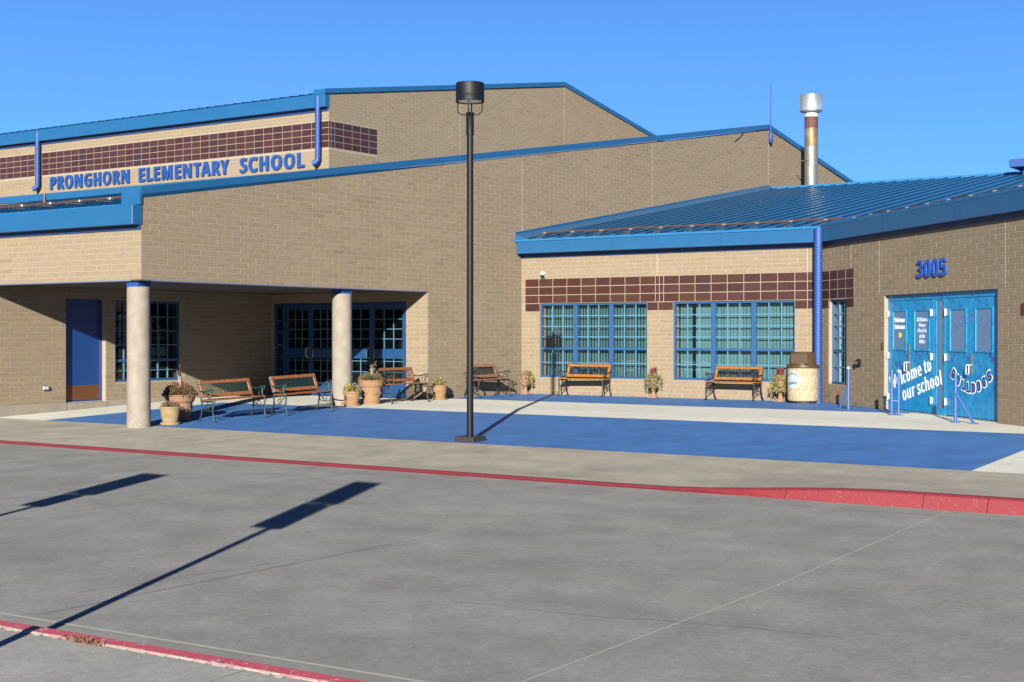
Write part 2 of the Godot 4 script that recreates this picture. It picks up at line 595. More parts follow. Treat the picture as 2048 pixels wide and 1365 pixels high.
func look_size(p: Vector3, along: Vector3) -> float:
	var q := cam.transform.affine_inverse() * p
	var e := cam.transform.affine_inverse() * (p + along * 0.4)
	if q.z > -1.0:
		return 0.0
	var x := q.x / -q.z
	var y := q.y / -q.z
	if absf(x) > 0.364 or absf(y) > 0.243:
		return 0.0
	return absf(e.x / -e.z - x) / -q.z

func lay_bricks(owner_name: String, root: Node3D, hidden = null) -> void:
	var all: Array = bricks_of[owner_name]
	var order := range(all.size())
	order.sort_custom(func(a, b): return all[a][4] > all[b][4])
	var single := {}
	for k in order:
		if single.size() >= 290 or all[k][4] <= 0.0:
			break
		if hidden != null and hidden.call(all[k][0] * Vector3(all[k][2][0].x, all[k][2][0].y, 0)):
			continue
		single[k] = true
	if tone_mesh.is_empty():
		for t in 10:
			var s := st()
			brick_face(s, PackedVector2Array([Vector2(0, 0), Vector2(BL - 0.01, 0), Vector2(BL - 0.01, BH - 0.01), Vector2(0, BH - 0.01)]), tone(BRICK), rng.randf_range(-0.001, 0.0015))
			s.generate_normals()
			tone_mesh.append(s.commit())
	var rest := st()
	for k in all.size():
		var b: Array = all[k]
		if single.has(k):
			put(tone_mesh[rng.randi() % 10], "brick", M.brick, b[1], Transform3D(Basis(), Vector3(b[2][0].x, b[2][0].y, 0)))
		else:
			brick_face(rest, b[2], tone(BRICK, b[0] * Vector3(b[2][0].x, b[2][0].y, 0)), rng.randf_range(-0.001, 0.0015), b[0])
	build(rest, "brick", M.brick, root).set_meta("kind", "stuff")

const BRICK := Color(0.220, 0.169, 0.115)
const TILE := Color(0.047, 0.0155, 0.0115)

# glazed tiles in stacked rows: cells are [u0, u1, row], row 0 the topmost, under y
func tiles(w: Node3D, y: float, cells: Array) -> void:
	var by_row := {}
	for c in cells:
		var k := rng.randf_range(0.86, 1.12)
		var v := TILE * k
		if rng.randf() < 0.12:
			v = v.lerp(Color(0.028, 0.0145, 0.0165), 0.5)
		var s := st()
		var a: float = c[0] + 0.006
		var b: float = c[1] - 0.006
		var y1: float = y - c[2] * 0.2032 - 0.006
		brick_face(s, PackedVector2Array([Vector2(a, y1 - 0.1912), Vector2(b, y1 - 0.1912), Vector2(b, y1), Vector2(a, y1)]), Color(v.r, v.g, v.b), rng.randf_range(0.0, 0.002))
		build(s, "tile", M.tile, w)
		var key := "%d" % c[2]
		if not by_row.has(key):
			by_row[key] = [c[0], c[1]]
		by_row[key] = [minf(by_row[key][0], c[0]), maxf(by_row[key][1], c[1])]

func grout_bed(w: Node3D, rects: Array) -> void:
	var s := st()
	for r in rects:
		span(s, Vector3(r[0], r[1], -0.02), Vector3(r[2], r[3], -0.0045))
	build(s, "grout", M.grout, w)

func seal(w: Node3D, u: float, y0: float, y1: float) -> void:
	var s := st()
	span(s, Vector3(u - 0.008, y0, -0.01), Vector3(u + 0.008, y1, 0.0025))
	build(s, "control_joint", M.sealant, w)

# a strip along u with a profile box: n0..n1, y0..y1
func strip(called: String, m: Material, parent: Node, fr: Transform3D, u0: float, u1: float, y0: float, y1: float, n0: float, n1: float, bevel := 0.0) -> MeshInstance3D:
	var s := st()
	span(s, Vector3(u0, y0, n0), Vector3(u1, y1, n1), bevel)
	return build(s, called, m, parent, fr)

func pane(parent: Node, u0: float, u1: float, y0: float, y1: float, n: float, m: Material) -> void:
	var s := st()
	quad(s, Vector3(u0, y0, n), Vector3(u1, y0, n), Vector3(u1, y1, n), Vector3(u0, y1, n), Vector3(u0, y0, n - 1.0))
	build(s, "pane", m, parent)

# a window of several lights: frame, mullions, meeting rails, muntins, panes and, behind them, upright blind slats
func window(root: Node, fr: Transform3D, r: Rect2, units: int, cols: int, rail: float, recess: float, glass: Material, blinds: Array, skip := []) -> Node3D:
	var w := node("window", root, fr * Transform3D(Basis(), Vector3(r.position.x, r.position.y, -recess)))
	var wd := r.size.x
	var ht := r.size.y
	var ry := rail - r.position.y
	var f := 0.035
	var s := st()
	span(s, Vector3(0, 0, -0.08), Vector3(f, ht, 0.02), 0.004)
	span(s, Vector3(wd - f, 0, -0.08), Vector3(wd, ht, 0.02), 0.004)
	span(s, Vector3(f, ht - 0.05, -0.08), Vector3(wd - f, ht - 0.001, 0.019), 0.004)
	build(s, "frame", M.frame, w)
	s = st()
	span(s, Vector3(f, 0.001, -0.08), Vector3(wd - f, 0.05, 0.045), 0.004)
	build(s, "sill", M.frame, w)
	var uw := wd / units
	for k in range(1, units):
		s = st()
		span(s, Vector3(uw * k - 0.055, 0.05, -0.08), Vector3(uw * k + 0.055, ht - 0.05, 0.021), 0.004)
		build(s, "mullion", M.frame, w)
	for k in units:
		var a := uw * k + (0.055 if k else f)
		var b := uw * (k + 1) - (0.055 if k < units - 1 else f)
		s = st()
		span(s, Vector3(a, ry - 0.03, -0.07), Vector3(b, ry + 0.03, 0.012), 0.003)
		build(s, "meeting_rail", M.frame, w)
		var xs := []
		for c in cols + 1:
			xs.append(lerpf(a, b, float(c) / cols))
		var ys := [0.05, (0.05 + ry - 0.03) * 0.5, ry - 0.03, ry + 0.03]
		for q in [0.25, 0.5, 0.75, 1.0]:
			ys.append(lerpf(ry + 0.03, ht - 0.05, q))
		for c in range(1, cols):
			for part in [[0.05, ry - 0.03], [ry + 0.03, ht - 0.05]]:
				s = st()
				span(s, Vector3(xs[c] - 0.0095, part[0], -0.032), Vector3(xs[c] + 0.0095, part[1], 0.0))
				build(s, "muntin", M.muntin if glass == M.glass else M.muntin_shaded, w)
		for q in [1, 4, 5, 6]:
			s = st()
			span(s, Vector3(a, ys[q] - 0.0095, -0.030), Vector3(b, ys[q] + 0.0095, 0.002))
			build(s, "muntin", M.muntin if glass == M.glass else M.muntin_shaded, w)
		for c in cols:
			for q in [[0, 1], [1, 2], [3, 4], [4, 5], [5, 6], [6, 7]]:
				pane(w, xs[c], xs[c + 1], ys[q[0]], ys[q[1]], -0.034, glass)
	if blinds:
		s = st()
		span(s, Vector3(0.05, ht - 0.03, -0.26), Vector3(wd - 0.05, ht + 0.03, -0.20))
		build(s, "blind_rail", M.white, w)
		var pitch: float = blinds[0]
		var count := int((wd - 0.12) / pitch)
		var base: Mesh = null
		for k in count:
			if k in skip:
				continue
			if base == null:
				s = st()
				span(s, Vector3(-0.040, 0.0, -0.0015), Vector3(0.040, ht - 0.09, 0.0015))
				s.generate_normals()
				base = s.commit()
			var turn: float = blinds[1] + rng.randf_range(-0.09, 0.09)
			put(base, "slat", M.slat, w, Transform3D(Basis(Vector3.UP, turn), Vector3(0.08 + pitch * k, 0.05, -0.23)))
	return w

# a closed dark room behind openings: floor, ceiling and the walls of a plan outline (x, z), `open` edges left to the building's own wall
func room(root: Node, plan: Array, y0: float, y1: float, open: Array) -> void:
	var s := st()
	var pts := PackedVector2Array(plan)
	var idx := Geometry2D.triangulate_polygon(pts)
	for e in [[y0 - 0.05, y0], [y1, y1 + 0.05]]:
		for i in range(0, idx.size(), 3):
			for y in e:
				tri(s, Vector3(pts[idx[i]].x, y, pts[idx[i]].y), Vector3(pts[idx[i + 1]].x, y, pts[idx[i + 1]].y), Vector3(pts[idx[i + 2]].x, y, pts[idx[i + 2]].y), Vector3(0, (e[0] + e[1]) * 0.5, 0) + Vector3(pts[idx[i]].x, 0, pts[idx[i]].y))
	for i in pts.size():
		if i in open:
			continue
		var a := pts[i]
		var b := pts[(i + 1) % pts.size()]
		var d := (b - a).normalized()
		var n := Vector2(-d.y, d.x) * 0.04
		var q := [a - n, b - n, b + n, a + n]
		var c := Vector3((a.x + b.x) * 0.5, (y0 + y1) * 0.5, (a.y + b.y) * 0.5)
		for j in 4:
			var p: Vector2 = q[j]
			var r: Vector2 = q[(j + 1) % 4]
			quad(s, Vector3(p.x, y0, p.y), Vector3(r.x, y0, r.y), Vector3(r.x, y1, r.y), Vector3(p.x, y1, p.y), c)
	build(s, "room", M.interior, root)

# a sloped sheet given by four corners, with thickness
func sheet(called: String, m: Material, parent: Node, p: Array, thick := 0.06) -> MeshInstance3D:
	var s := st()
	var lo := []
	var c := Vector3.ZERO
	for v in p:
		lo.append(v - Vector3(0, thick, 0))
		c += (v - Vector3(0, thick * 0.5, 0)) / p.size()
	for i in range(1, p.size() - 1):
		tri(s, p[0], p[i], p[i + 1], c)
		tri(s, lo[0], lo[i], lo[i + 1], c)
	for i in p.size():
		var j := (i + 1) % p.size()
		quad(s, p[i], p[j], lo[j], lo[i], c)
	return build(s, called, m, parent)

func seam(parent: Node, a: Vector3, b: Vector3, wide := 0.022, high := 0.045) -> void:
	var s := st()
	var d := (b - a).normalized()
	var side := d.cross(Vector3.UP).normalized() * wide * 0.5
	var c := (a + b) * 0.5 + Vector3(0, high * 0.5, 0)
	var p := [a - side, a + side, b + side, b - side]
	var q := []
	for v in p:
		q.append(v + Vector3(0, high, 0))
	quad(s, q[0], q[1], q[2], q[3], c)
	for i in 4:
		quad(s, p[i], p[(i + 1) % 4], q[(i + 1) % 4], q[i], c)
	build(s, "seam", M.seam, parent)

# ---------------------------------------------------------------- ground
func kerb_top(x: float) -> float:
	return -0.268 + 0.122 * smoothstep(11.7, 14.5, x)

func ground(x: float, z: float) -> float:
	if z < -0.45:
		return -0.033 * maxf(0.0, z + 6.0)
	return lerpf(-0.183, kerb_top(x), clampf((z + 0.45) / 3.0, 0, 1))

func patch(called: String, m: Material, x0: float, x1: float, z0: float, z1: float, lift: float, colour: Callable, level = null, step := 0.5) -> MeshInstance3D:
	var xs := [x0]
	var x: float = floor(x0 / step) * step + step
	while x < x1 - 1e-3:
		if x > x0 + 1e-3:
			xs.append(x)
		x += step
	xs.append(x1)
	var zs := [z0]
	var z: float = floor(z0 / step) * step + step
	while z < z1 - 1e-3:
		if z > z0 + 1e-3 and absf(z + 0.45) > 0.06:
			zs.append(z)
		z += step
	if z0 < -0.46 and z1 > -0.44:
		zs.append(-0.45)
	zs.append(z1)
	zs.sort()
	var s := st()
	s.set_smooth_group(1)
	for i in xs.size() - 1:
		for j in zs.size() - 1:
			var p := []
			for c in [[i, j], [i + 1, j], [i + 1, j + 1], [i, j + 1]]:
				var px: float = xs[c[0]]
				var pz: float = zs[c[1]]
				p.append(Vector3(px, (ground(px, pz) if level == null else level) + lift, pz))
			for t in [[0, 1, 2], [0, 2, 3]]:
				for k in t:
					s.set_color(colour.call(p[k].x, p[k].z))
					s.add_vertex(p[k])
	return tag(build(s, called, m, self), "", "", "", "structure")

func joint_line(parent: Node, a: Vector3, b: Vector3, wide: float, m: Material, called := "joint") -> void:
	var s := st()
	var d := (b - a).normalized()
	var side := d.cross(Vector3.UP).normalized() * wide * 0.5
	var n := maxi(1, int(a.distance_to(b) / 0.5))
	for i in n:
		var p := a.lerp(b, float(i) / n)
		var q := a.lerp(b, float(i + 1) / n)
		quad(s, p - side, p + side, q + side, q - side, p - Vector3(0, 5, 0))
	build(s, called, m, parent)

func paving() -> void:
	var blotch := noise(0.25, 5, 4)
	var broad := noise(0.06, 8, 3)
	var shade := func(base: Color, amp: float) -> Callable:
		return func(x: float, z: float) -> Color:
			var k := 1.0 + amp * (blotch.get_noise_2d(x, z * 1.6) + 0.8 * broad.get_noise_2d(x, z * 2.0))
			return Color(base.r * k, base.g * k, base.b * k)
	var spots := noise(0.9, 12, 3)
	var streak := noise(0.5, 14, 3)
	var stained := func(base: Color, amp: float) -> Callable:
		return func(x: float, z: float) -> Color:
			var k := 1.0 + amp * (0.7 * blotch.get_noise_2d(x, z * 1.3) + 1.1 * spots.get_noise_2d(x * 1.6, z * 1.2) + 0.5 * streak.get_noise_2d(x * 0.18, z * 2.2))
			var d := spots.get_noise_2d(x * 0.45 + 60.0, z * 0.45)
			if d > 0.28:
				k *= 1.0 - minf(0.10, (d - 0.28) * 0.6)
			return Color(base.r * k, base.g * k * (1.0 - 0.01 * d), base.b * k * (1.0 - 0.04 * streak.get_noise_2d(x * 0.3, z)))
	# the wide ground out to the hills, one sheet below all paving
	patch("ground", M.pale, -700, 700, -700, 700, 0.0, func(_x, _z): return Color(0.26, 0.22, 0.15), -0.42, 50.0)
	patch("court_pavement", M.pale, -24, 34, -12.4, -0.45, 0.0, shade.call(Color(0.62, 0.60, 0.52), 0.10))
	var walk := patch("sidewalk", M.pale, -30, 40, -0.45, 2.52, 0.0, stained.call(Color(0.355, 0.32, 0.255), 0.20), null, 0.25)
	patch("outer_road", M.road, 24, 90, 2.70, 22, 0.0, shade.call(Color(0.257, 0.248, 0.232), 0.1), -0.29, 2.0)
	patch("outer_road", M.road, -90, -16, 2.70, 22, 0.0, shade.call(Color(0.257, 0.248, 0.232), 0.1), -0.29, 2.0)
	var blue := Color(0.050, 0.155, 0.395)
	patch("painted_pavement", M.paving_paint, -3.25, 14.45, -5.1, -0.45, 0.004, shade.call(blue, 0.10))
	patch("painted_pavement", M.paving_paint, 0.02, 10.8, -12.3, -9.02, 0.004, shade.call(blue, 0.10))
	var road := patch("road", M.road, -16, 24, 2.70, 11.62, 0.0, stained.call(Color(0.262, 0.252, 0.230), 0.14), -0.29, 0.2)
	var apron := patch("near_pavement", M.road, -16, 24, 11.60, 22, 0.0, stained.call(Color(0.33, 0.32, 0.29), 0.14), -0.249, 0.25)
	for x in [3.0, 7.3, 11.63, 14.42, 17.4]:
		joint_line(walk, Vector3(x, ground(x, -0.45) + 0.004, -0.45), Vector3(x + 0.1, kerb_top(x) + 0.004, 2.5), 0.022, M.joint)
	var j := -0.287
	for x in [-8.2, -4.2, -0.2, 3.9, 7.9, 11.92, 15.42, 19.4]:
		joint_line(road, Vector3(x - 0.28, j, 2.74), Vector3(x, j, 7.65), 0.014, M.joint)
		joint_line(road, Vector3(x, j, 7.65), Vector3(x + 0.04, j, 11.2), 0.014 if x > 13 else 0.007, M.joint if x > 13 else M.joint_dark)
	joint_line(road, Vector3(-60, j, 7.72), Vector3(13.2, j, 7.66), 0.010, M.joint)
	joint_line(road, Vector3(13.2, j, 7.66), Vector3(60, j, 7.2), 0.009, M.joint)
	joint_line(road, Vector3(-60, j, 3.20), Vector3(60, j, 3.16), 0.014, M.joint)
	joint_line(road, Vector3(-60, j + 0.001, 13.6), Vector3(11, j + 0.001, 11.36), 0.03, M.joint, "gutter_edge")
	joint_line(road, Vector3(11, j + 0.001, 11.36), Vector3(60, j + 0.001, 9.6), 0.03, M.joint, "gutter_edge")
	joint_line(apron, Vector3(14.22, -0.245, 11.66), Vector3(14.5, -0.245, 16), 0.014, M.joint)
	for q in [[Vector3(11.75, j, 8.9), Vector3(11.55, j, 10.6)], [Vector3(6.2, j, 5.2), Vector3(5.2, j, 6.6)], [Vector3(13.9, j, 9.4), Vector3(16.4, j, 9.0)], [Vector3(8.2, j, 4.3), Vector3(9.6, j, 4.6)]]:
		var a: Vector3 = q[0]
		for k in 9:
			var b: Vector3 = (q[0] as Vector3).lerp(q[1], (k + 1) / 9.0) + Vector3(rng.randf_range(-0.05, 0.05), 0.0, rng.randf_range(-0.05, 0.05))
			joint_line(road, a, b, 0.005, M.joint_dark, "crack")
			a = b
	for q in [[Vector3(7.2, 0, -7.6), Vector3(8.9, 0, -8.3)], [Vector3(11.2, 0, -7.0), Vector3(12.1, 0, -6.2)], [Vector3(4.0, 0, -7.2), Vector3(5.1, 0, -6.9)]]:
		var a: Vector3 = q[0]
		for k in 9:
			var b: Vector3 = (q[0] as Vector3).lerp(q[1], (k + 1) / 9.0) + Vector3(rng.randf_range(-0.06, 0.06), 0.0, rng.randf_range(-0.06, 0.06))
			joint_line(walk, a + Vector3(0, 0.003, 0), b + Vector3(0, 0.003, 0), 0.006, M.joint_dark, "crack")
			a = b
	# kerbs: painted red, in cast lengths with open joints
	var far := node("kerb", self)
	tag(far, "", "", "", "structure")
	var x := -30.13
	while x < 36.0:
		var n := 1.5 if x < 14.8 else 0.645
		var s := st()
		var steps := 3
		for k in steps:
			var a := x + 0.004 + (n - 0.008) * k / steps
			var b := x + 0.004 + (n - 0.008) * (k + 1) / steps
			var ta := kerb_top(a) + 0.006
			var tb := kerb_top(b) + 0.006
			var prof_a := [Vector3(a, ta - 0.2, 2.5), Vector3(a, ta, 2.51), Vector3(a, ta, 2.63), Vector3(a, ta - 0.018, 2.66), Vector3(a, -0.287, 2.66 + maxf(0.06, (ta + 0.29) * 0.42)), Vector3(a, -0.4, 2.74)]
			var prof_b := [Vector3(b, tb - 0.2, 2.5), Vector3(b, tb, 2.51), Vector3(b, tb, 2.63), Vector3(b, tb - 0.018, 2.66), Vector3(b, -0.287, 2.66 + maxf(0.06, (tb + 0.29) * 0.42)), Vector3(b, -0.4, 2.74)]
			for i in 5:
				quad(s, prof_a[i], prof_a[i + 1], prof_b[i + 1], prof_b[i], Vector3((a + b) * 0.5, -0.36, 2.56))
			for pr in [[prof_a, k == 0], [prof_b, k == steps - 1]]:
				if pr[1]:
					for i in range(1, 5):
						tri(s, pr[0][0], pr[0][i], pr[0][i + 1], Vector3((a + b) * 0.5, -0.3, 2.6))
		build(s, "kerb_section", M.kerb_far, far)
		x += n
	var near := node("near_kerb", self)
	tag(near, "", "", "", "structure")
	x = -30.0
	while x < 40.0:
		var s := st()
		var z0 := 11.73 - (x - 12.0) * 0.036
		var c := Vector3(x + 1.0, -0.32, z0 - 0.08)
		var cut := [Vector2(-0.16, -0.4), Vector2(-0.155, -0.287), Vector2(-0.145, -0.252), Vector2(-0.125, -0.243), Vector2(0.0, -0.241), Vector2(0.012, -0.255)]
		for i in 5:
			var p: Vector2 = cut[i]
			var q: Vector2 = cut[i + 1]
			quad(s, Vector3(x + 0.003, p.y, z0 + p.x), Vector3(x + 0.003, q.y, z0 + q.x), Vector3(x + 1.997, q.y, z0 - 0.07 + q.x), Vector3(x + 1.997, p.y, z0 - 0.07 + p.x), c)
		build(s, "kerb_section", M.kerb, near)
		var e := st()
		for k in 40:
			var a := x + k * 0.05
			var za := z0 - 0.07 * k / 40.0
			var wide := 0.006 + 0.014 * absf(rng.randfn(0.0, 1.0))
			var on := 0.002 + 0.014 * rng.randf()
			quad(e, Vector3(a, -0.2395, za - on), Vector3(a + 0.05, -0.2395, za - on), Vector3(a + 0.05, -0.2465, za + wide), Vector3(a, -0.2465, za + wide), Vector3(a, -1.0, za))
		build(e, "worn_edge", M.worn_edge, near)
		x += 2.0
	# low dry hills round the place, behind the camera and beyond the school
	var s := st()
	s.set_smooth_group(1)
	var ridge := noise(1.0, 3, 4)
	for i in 120:
		for r in 4:
			var p := []
			for c in [[i, r], [i + 1, r], [i + 1, r + 1], [i, r + 1]]:
				var a: float = TAU * c[0] / 120.0
				var rad: float = [420.0, 520.0, 600.0, 660.0, 700.0][c[1]]
				var h: float = [-1.0, 10.0, 24.0, 34.0, 36.0][c[1]] * (0.75 + 0.7 * ridge.get_noise_2d(cos(a) * 1.5, sin(a) * 1.5))
				p.append(Vector3(cos(a) * rad, h, sin(a) * rad))
			for t in [[0, 1, 2], [0, 2, 3]]:
				for k in t:
					s.set_color(Color(0.20, 0.165, 0.10))
					s.add_vertex(p[k])
	tag(build(s, "hills", M.dry_hill, self), "", "", "", "structure")

# ---------------------------------------------------------------- the three parts of the school
func front_block() -> void:
	var b := thing("school_front_block", "tan brick block with long sloping blue-capped gable wall and open corner porch", "building")
	var g := frame_of(Vector3(0, 0, 0), Vector3(0, 0, -1))
	var top := [Vector2(0, 3.90), Vector2(27.04, 8.36), Vector2(36.0, 6.95)]
	var open := [Rect2(-1, -1, 9.303, 3.46)]
	var w := slab(g, -0.05, top, [Rect2(-1, -1, 9.3055, 3.46), Rect2(-1, 2.4599, 1.3, 0.9)], b)
	course("front", g, w, 0.0, top, open)
	for u in [12.15, 18.9, 27.04]:
		seal(w, u, 3.0, height_at(top, u) - 0.02)
	# rake coping, its blue face and the shadow gap under it
	var cp := st()
	block(cp, -0.03, 27.04, 3.965, 8.37, 4.09, 8.53, -0.48, 0.045)
	block(cp, 27.04, 36.0, 8.37, 6.99, 8.53, 7.15, -0.48, 0.045)
	build(cp, "coping", M.fascia, b, g)
	cp = st()
	span(cp, Vector3(-0.05, 3.79, -0.46), Vector3(0.0, 4.07, 0.03))
	build(cp, "coping_end", M.fascia, b, g)
	# porch front over the opening and the wall that closes the porch on the left
	var f := frame_of(Vector3(-14, 0, 0), Vector3(1, 0, 0))
	var ftop := [Vector2(0, 3.36), Vector2(13.999, 3.36)]
	var fopen := [Rect2(9.136, -1, 6, 3.46)]
	var fw := slab(f, -0.4, [Vector2(0, 3.36), Vector2(13.9975, 3.36)], fopen, b)
	course("front", f, fw, -0.3, ftop, fopen, 0.2)
	strip("frieze", M.frieze, b, f, 0, 13.998, 3.345, 3.44, 0.0, 0.03)
	strip("eave_fascia", M.fascia, b, f, 0, 14.012, 3.425, 3.775, -0.02, 0.21, 0.006)
	strip("soffit_edge", M.edge_trim, b, f, 9.14, 14.012, 2.435, 2.4585, -0.26, 0.012)
	strip("soffit_edge", M.edge_trim, b, g, -0.012, 8.30, 2.435, 2.4586, -0.26, 0.012)
	var l := frame_of(Vector3(-4.864, 0, 0), Vector3(0, 0, -1))
	var ltop := [Vector2(0.305, 2.455), Vector2(8.303, 2.455)]
	var door := Rect2(2.20, -0.5, 1.04, 2.735)
	var win := Rect2(3.50, 0.44, 1.90, 1.79)
	var lw := slab(l, -0.4, ltop, [door, win], b)
	course("front", l, lw, 0.05, ltop, [door, win], 0.1)
	strip("footing", M.column, b, l, 0.305, 2.19, -0.4, 0.045, -0.1, 0.03)
	strip("footing", M.column, b, l, 2.195, 3.245, -0.4, 0.028, -0.3, 0.02)
	strip("footing", M.column, b, l, 3.25, 8.29, -0.4, 0.03, -0.1, 0.012)
	window(b, l, win, 2, 3, 0.90, 0.09, M.dark_glass, [])
	var d := node("door", b, l * Transform3D(Basis(), Vector3(2.20, 0.03, -0.14)))
	for q in [[0.0, 0.055, 0.0, 2.2], [0.985, 1.039, 0.0, 2.2], [0.055, 0.985, 2.09, 2.2]]:
		strip("frame", M.door_blue, d, Transform3D(), q[0], q[1], q[2], q[3], -0.06, 0.02, 0.004)
	strip("leaf", M.door_blue, d, Transform3D(), 0.058, 0.982, 0.02, 2.087, -0.045, 0.0, 0.003)
	strip("kick_plate", M.kick, d, Transform3D(), 0.07, 0.97, 0.05, 0.36, 0.0, 0.004)
	strip("threshold", M.steel, d, Transform3D(), 0.055, 0.985, 0.0, 0.02, -0.05, 0.10)
	# glazed entrance at the back of the porch
	var e := frame_of(Vector3(-4.864, 0, -8.303), Vector3(1, 0, 0))
	var etop := [Vector2(0, 2.455), Vector2(4.557, 2.455)]
	var eopen := [Rect2(0.101, -0.5, 4.144, 2.735)]
	var ew := slab(e, -0.1, etop, eopen, b)
	course("front", e, ew, 0.0, [Vector2(0, 2.455), Vector2(4.861, 2.455)], eopen, 0.0)
	porch_doors(b, Transform3D(Basis(), Vector3(-4.763, 0, -8.385)))
	# roofs, ceiling, dark rooms
	var roof := sheet("roof", M.roof, b, [Vector3(-14, 3.79, 0.20), Vector3(-0.45, 3.79, 0.20), Vector3(-0.45, 8.28, -27.04), Vector3(-14, 8.28, -27.04)])
	for k in 34:
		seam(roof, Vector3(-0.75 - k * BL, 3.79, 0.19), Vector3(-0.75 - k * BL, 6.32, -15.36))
	sheet("roof", M.roof, b, [Vector3(-14, 8.28, -27.04), Vector3(-0.45, 8.28, -27.04), Vector3(-0.45, 6.85, -36), Vector3(-14, 6.85, -36)])
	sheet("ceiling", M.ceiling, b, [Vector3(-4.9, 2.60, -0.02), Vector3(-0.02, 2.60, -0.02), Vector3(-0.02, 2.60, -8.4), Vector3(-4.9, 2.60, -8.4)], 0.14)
	snow_bar(b, Vector3(-14, 3.98, -0.30), Vector3(-0.50, 3.98, -0.30), Vector3(0, -0.075, 0.36), 0.85)
	room(b, [Vector2(-13.6, -0.34), Vector2(-5.165, -0.34), Vector2(-5.165, -8.56), Vector2(-0.31, -8.56), Vector2(-0.31, -15), Vector2(-13.6, -15)], 0.0, 2.75, [1, 2])
	var sh := st()
	for z in 9:
		span(sh, Vector3(-14.3, -0.4, -4.0 * (z + 1)), Vector3(-14.0, 3.6 + SLOPE * 4.0 * minf(z, 11.0 - z if z > 6 else z), -4.0 * z - 0.01))
	span(sh, Vector3(-14.3, -0.4, -36.3), Vector3(-0.31, 6.8, -36))
	build(sh, "wall", M.mortar, b)
	lay_bricks("front", b, func(p): return p.z < -12.0 and p.y < 4.0 + SLOPE * (-12.1 - p.z) + 0.2 and p.x > -1.0)
	# lightning rod at the gable peak, a loose cable, the outlet
	var rod := thing("lightning_rod", "thin blue rod standing at the peak of the front gable", "lightning rod", Vector3(0.09, 7.9, -27.03))
	var s := st()
	tube(s, [Vector3(0, 0, 0), Vector3(0, 0.02, 0), Vector3(0, 0.38, 0), Vector3(0, 0.42, 0)], [0.05, 0.075, 0.07, 0.03], 10)
	build(s, "mount", M.royal, rod)
	s = st()
	tube(s, [Vector3(0, 0.4, 0), Vector3(0, 1.2, 0), Vector3(0, 2.01, 0)], [0.022, 0.018, 0.014], 6)
	build(s, "rod", M.royal, rod)
	s = st()
	tube(s, [Vector3(0.02, 8.05, -25.10), Vector3(0.03, 7.96, -24.95), Vector3(0.022, 7.83, -24.75), Vector3(0.03, 7.71, -24.47), Vector3(0.022, 7.66, -24.38)], 0.011, 6)
	tag(build(s, "loose_cable", M.dark, self), "short black cable hanging below the gable coping near the peak", "cable")
	var o := thing("wall_outlet", "small grey outdoor socket box low on the porch wall", "outlet", Vector3(-4.856, 0.37, -1.66), PI / 2)
	s = st()
	box(s, Vector3(0, 0, 0.02), Vector3(0.14, 0.09, 0.05), 0.008)
	build(s, "box", M.dull_steel, o)
	for k in [-1, 1]:
		s = st()
		box(s, Vector3(0.033 * k, 0.0, 0.05), Vector3(0.05, 0.06, 0.015), 0.004)
		build(s, "cover", M.white, o)
	var v := thing("vent_pipe", "short rusty vent pipe rising from the porch roof", "vent pipe", Vector3(-4.45, 4.05, -1.35))
	s = st()
	tube(s, [Vector3(0, -0.1, 0), Vector3(0, 0.27, 0)], 0.035, 10)
	build(s, "pipe", M.bronze, v)
	s = st()
	tube(s, [Vector3(0, -0.09, 0), Vector3(0, 0.0, 0)], [0.07, 0.045], 10)
	build(s, "flashing", M.steel, v)

func snow_bar(root: Node, a: Vector3, b: Vector3, drop: Vector3, gap: float) -> void:
	var guard := node("snow_guard", root)
	var s := st()
	var n := maxi(2, int(a.distance_to(b) / 0.45))
	var p := []
	for i in n + 1:
		p.append(a.lerp(b, float(i) / n) + Vector3(0, rng.randf_range(-0.012, 0.012), rng.randf_range(-0.012, 0.012)))
	tube(s, p, 0.028, 6)
	build(s, "bar", M.copper_bar, guard)
	var d := (b - a).normalized()
	var len := a.distance_to(b)
	var x := 0.12
	while x < len:
		s = st()
		box(s, a + d * x + drop * 0.12, Vector3(0.09, 0.05, 0.09), 0.01)
		build(s, "clamp", M.dull_steel, guard)
		s = st()
		tube(s, [a + d * x + Vector3(0, -0.06, 0), a + d * x + drop], 0.012, 5)
		build(s, "strap", M.dull_steel, guard)
		x += gap

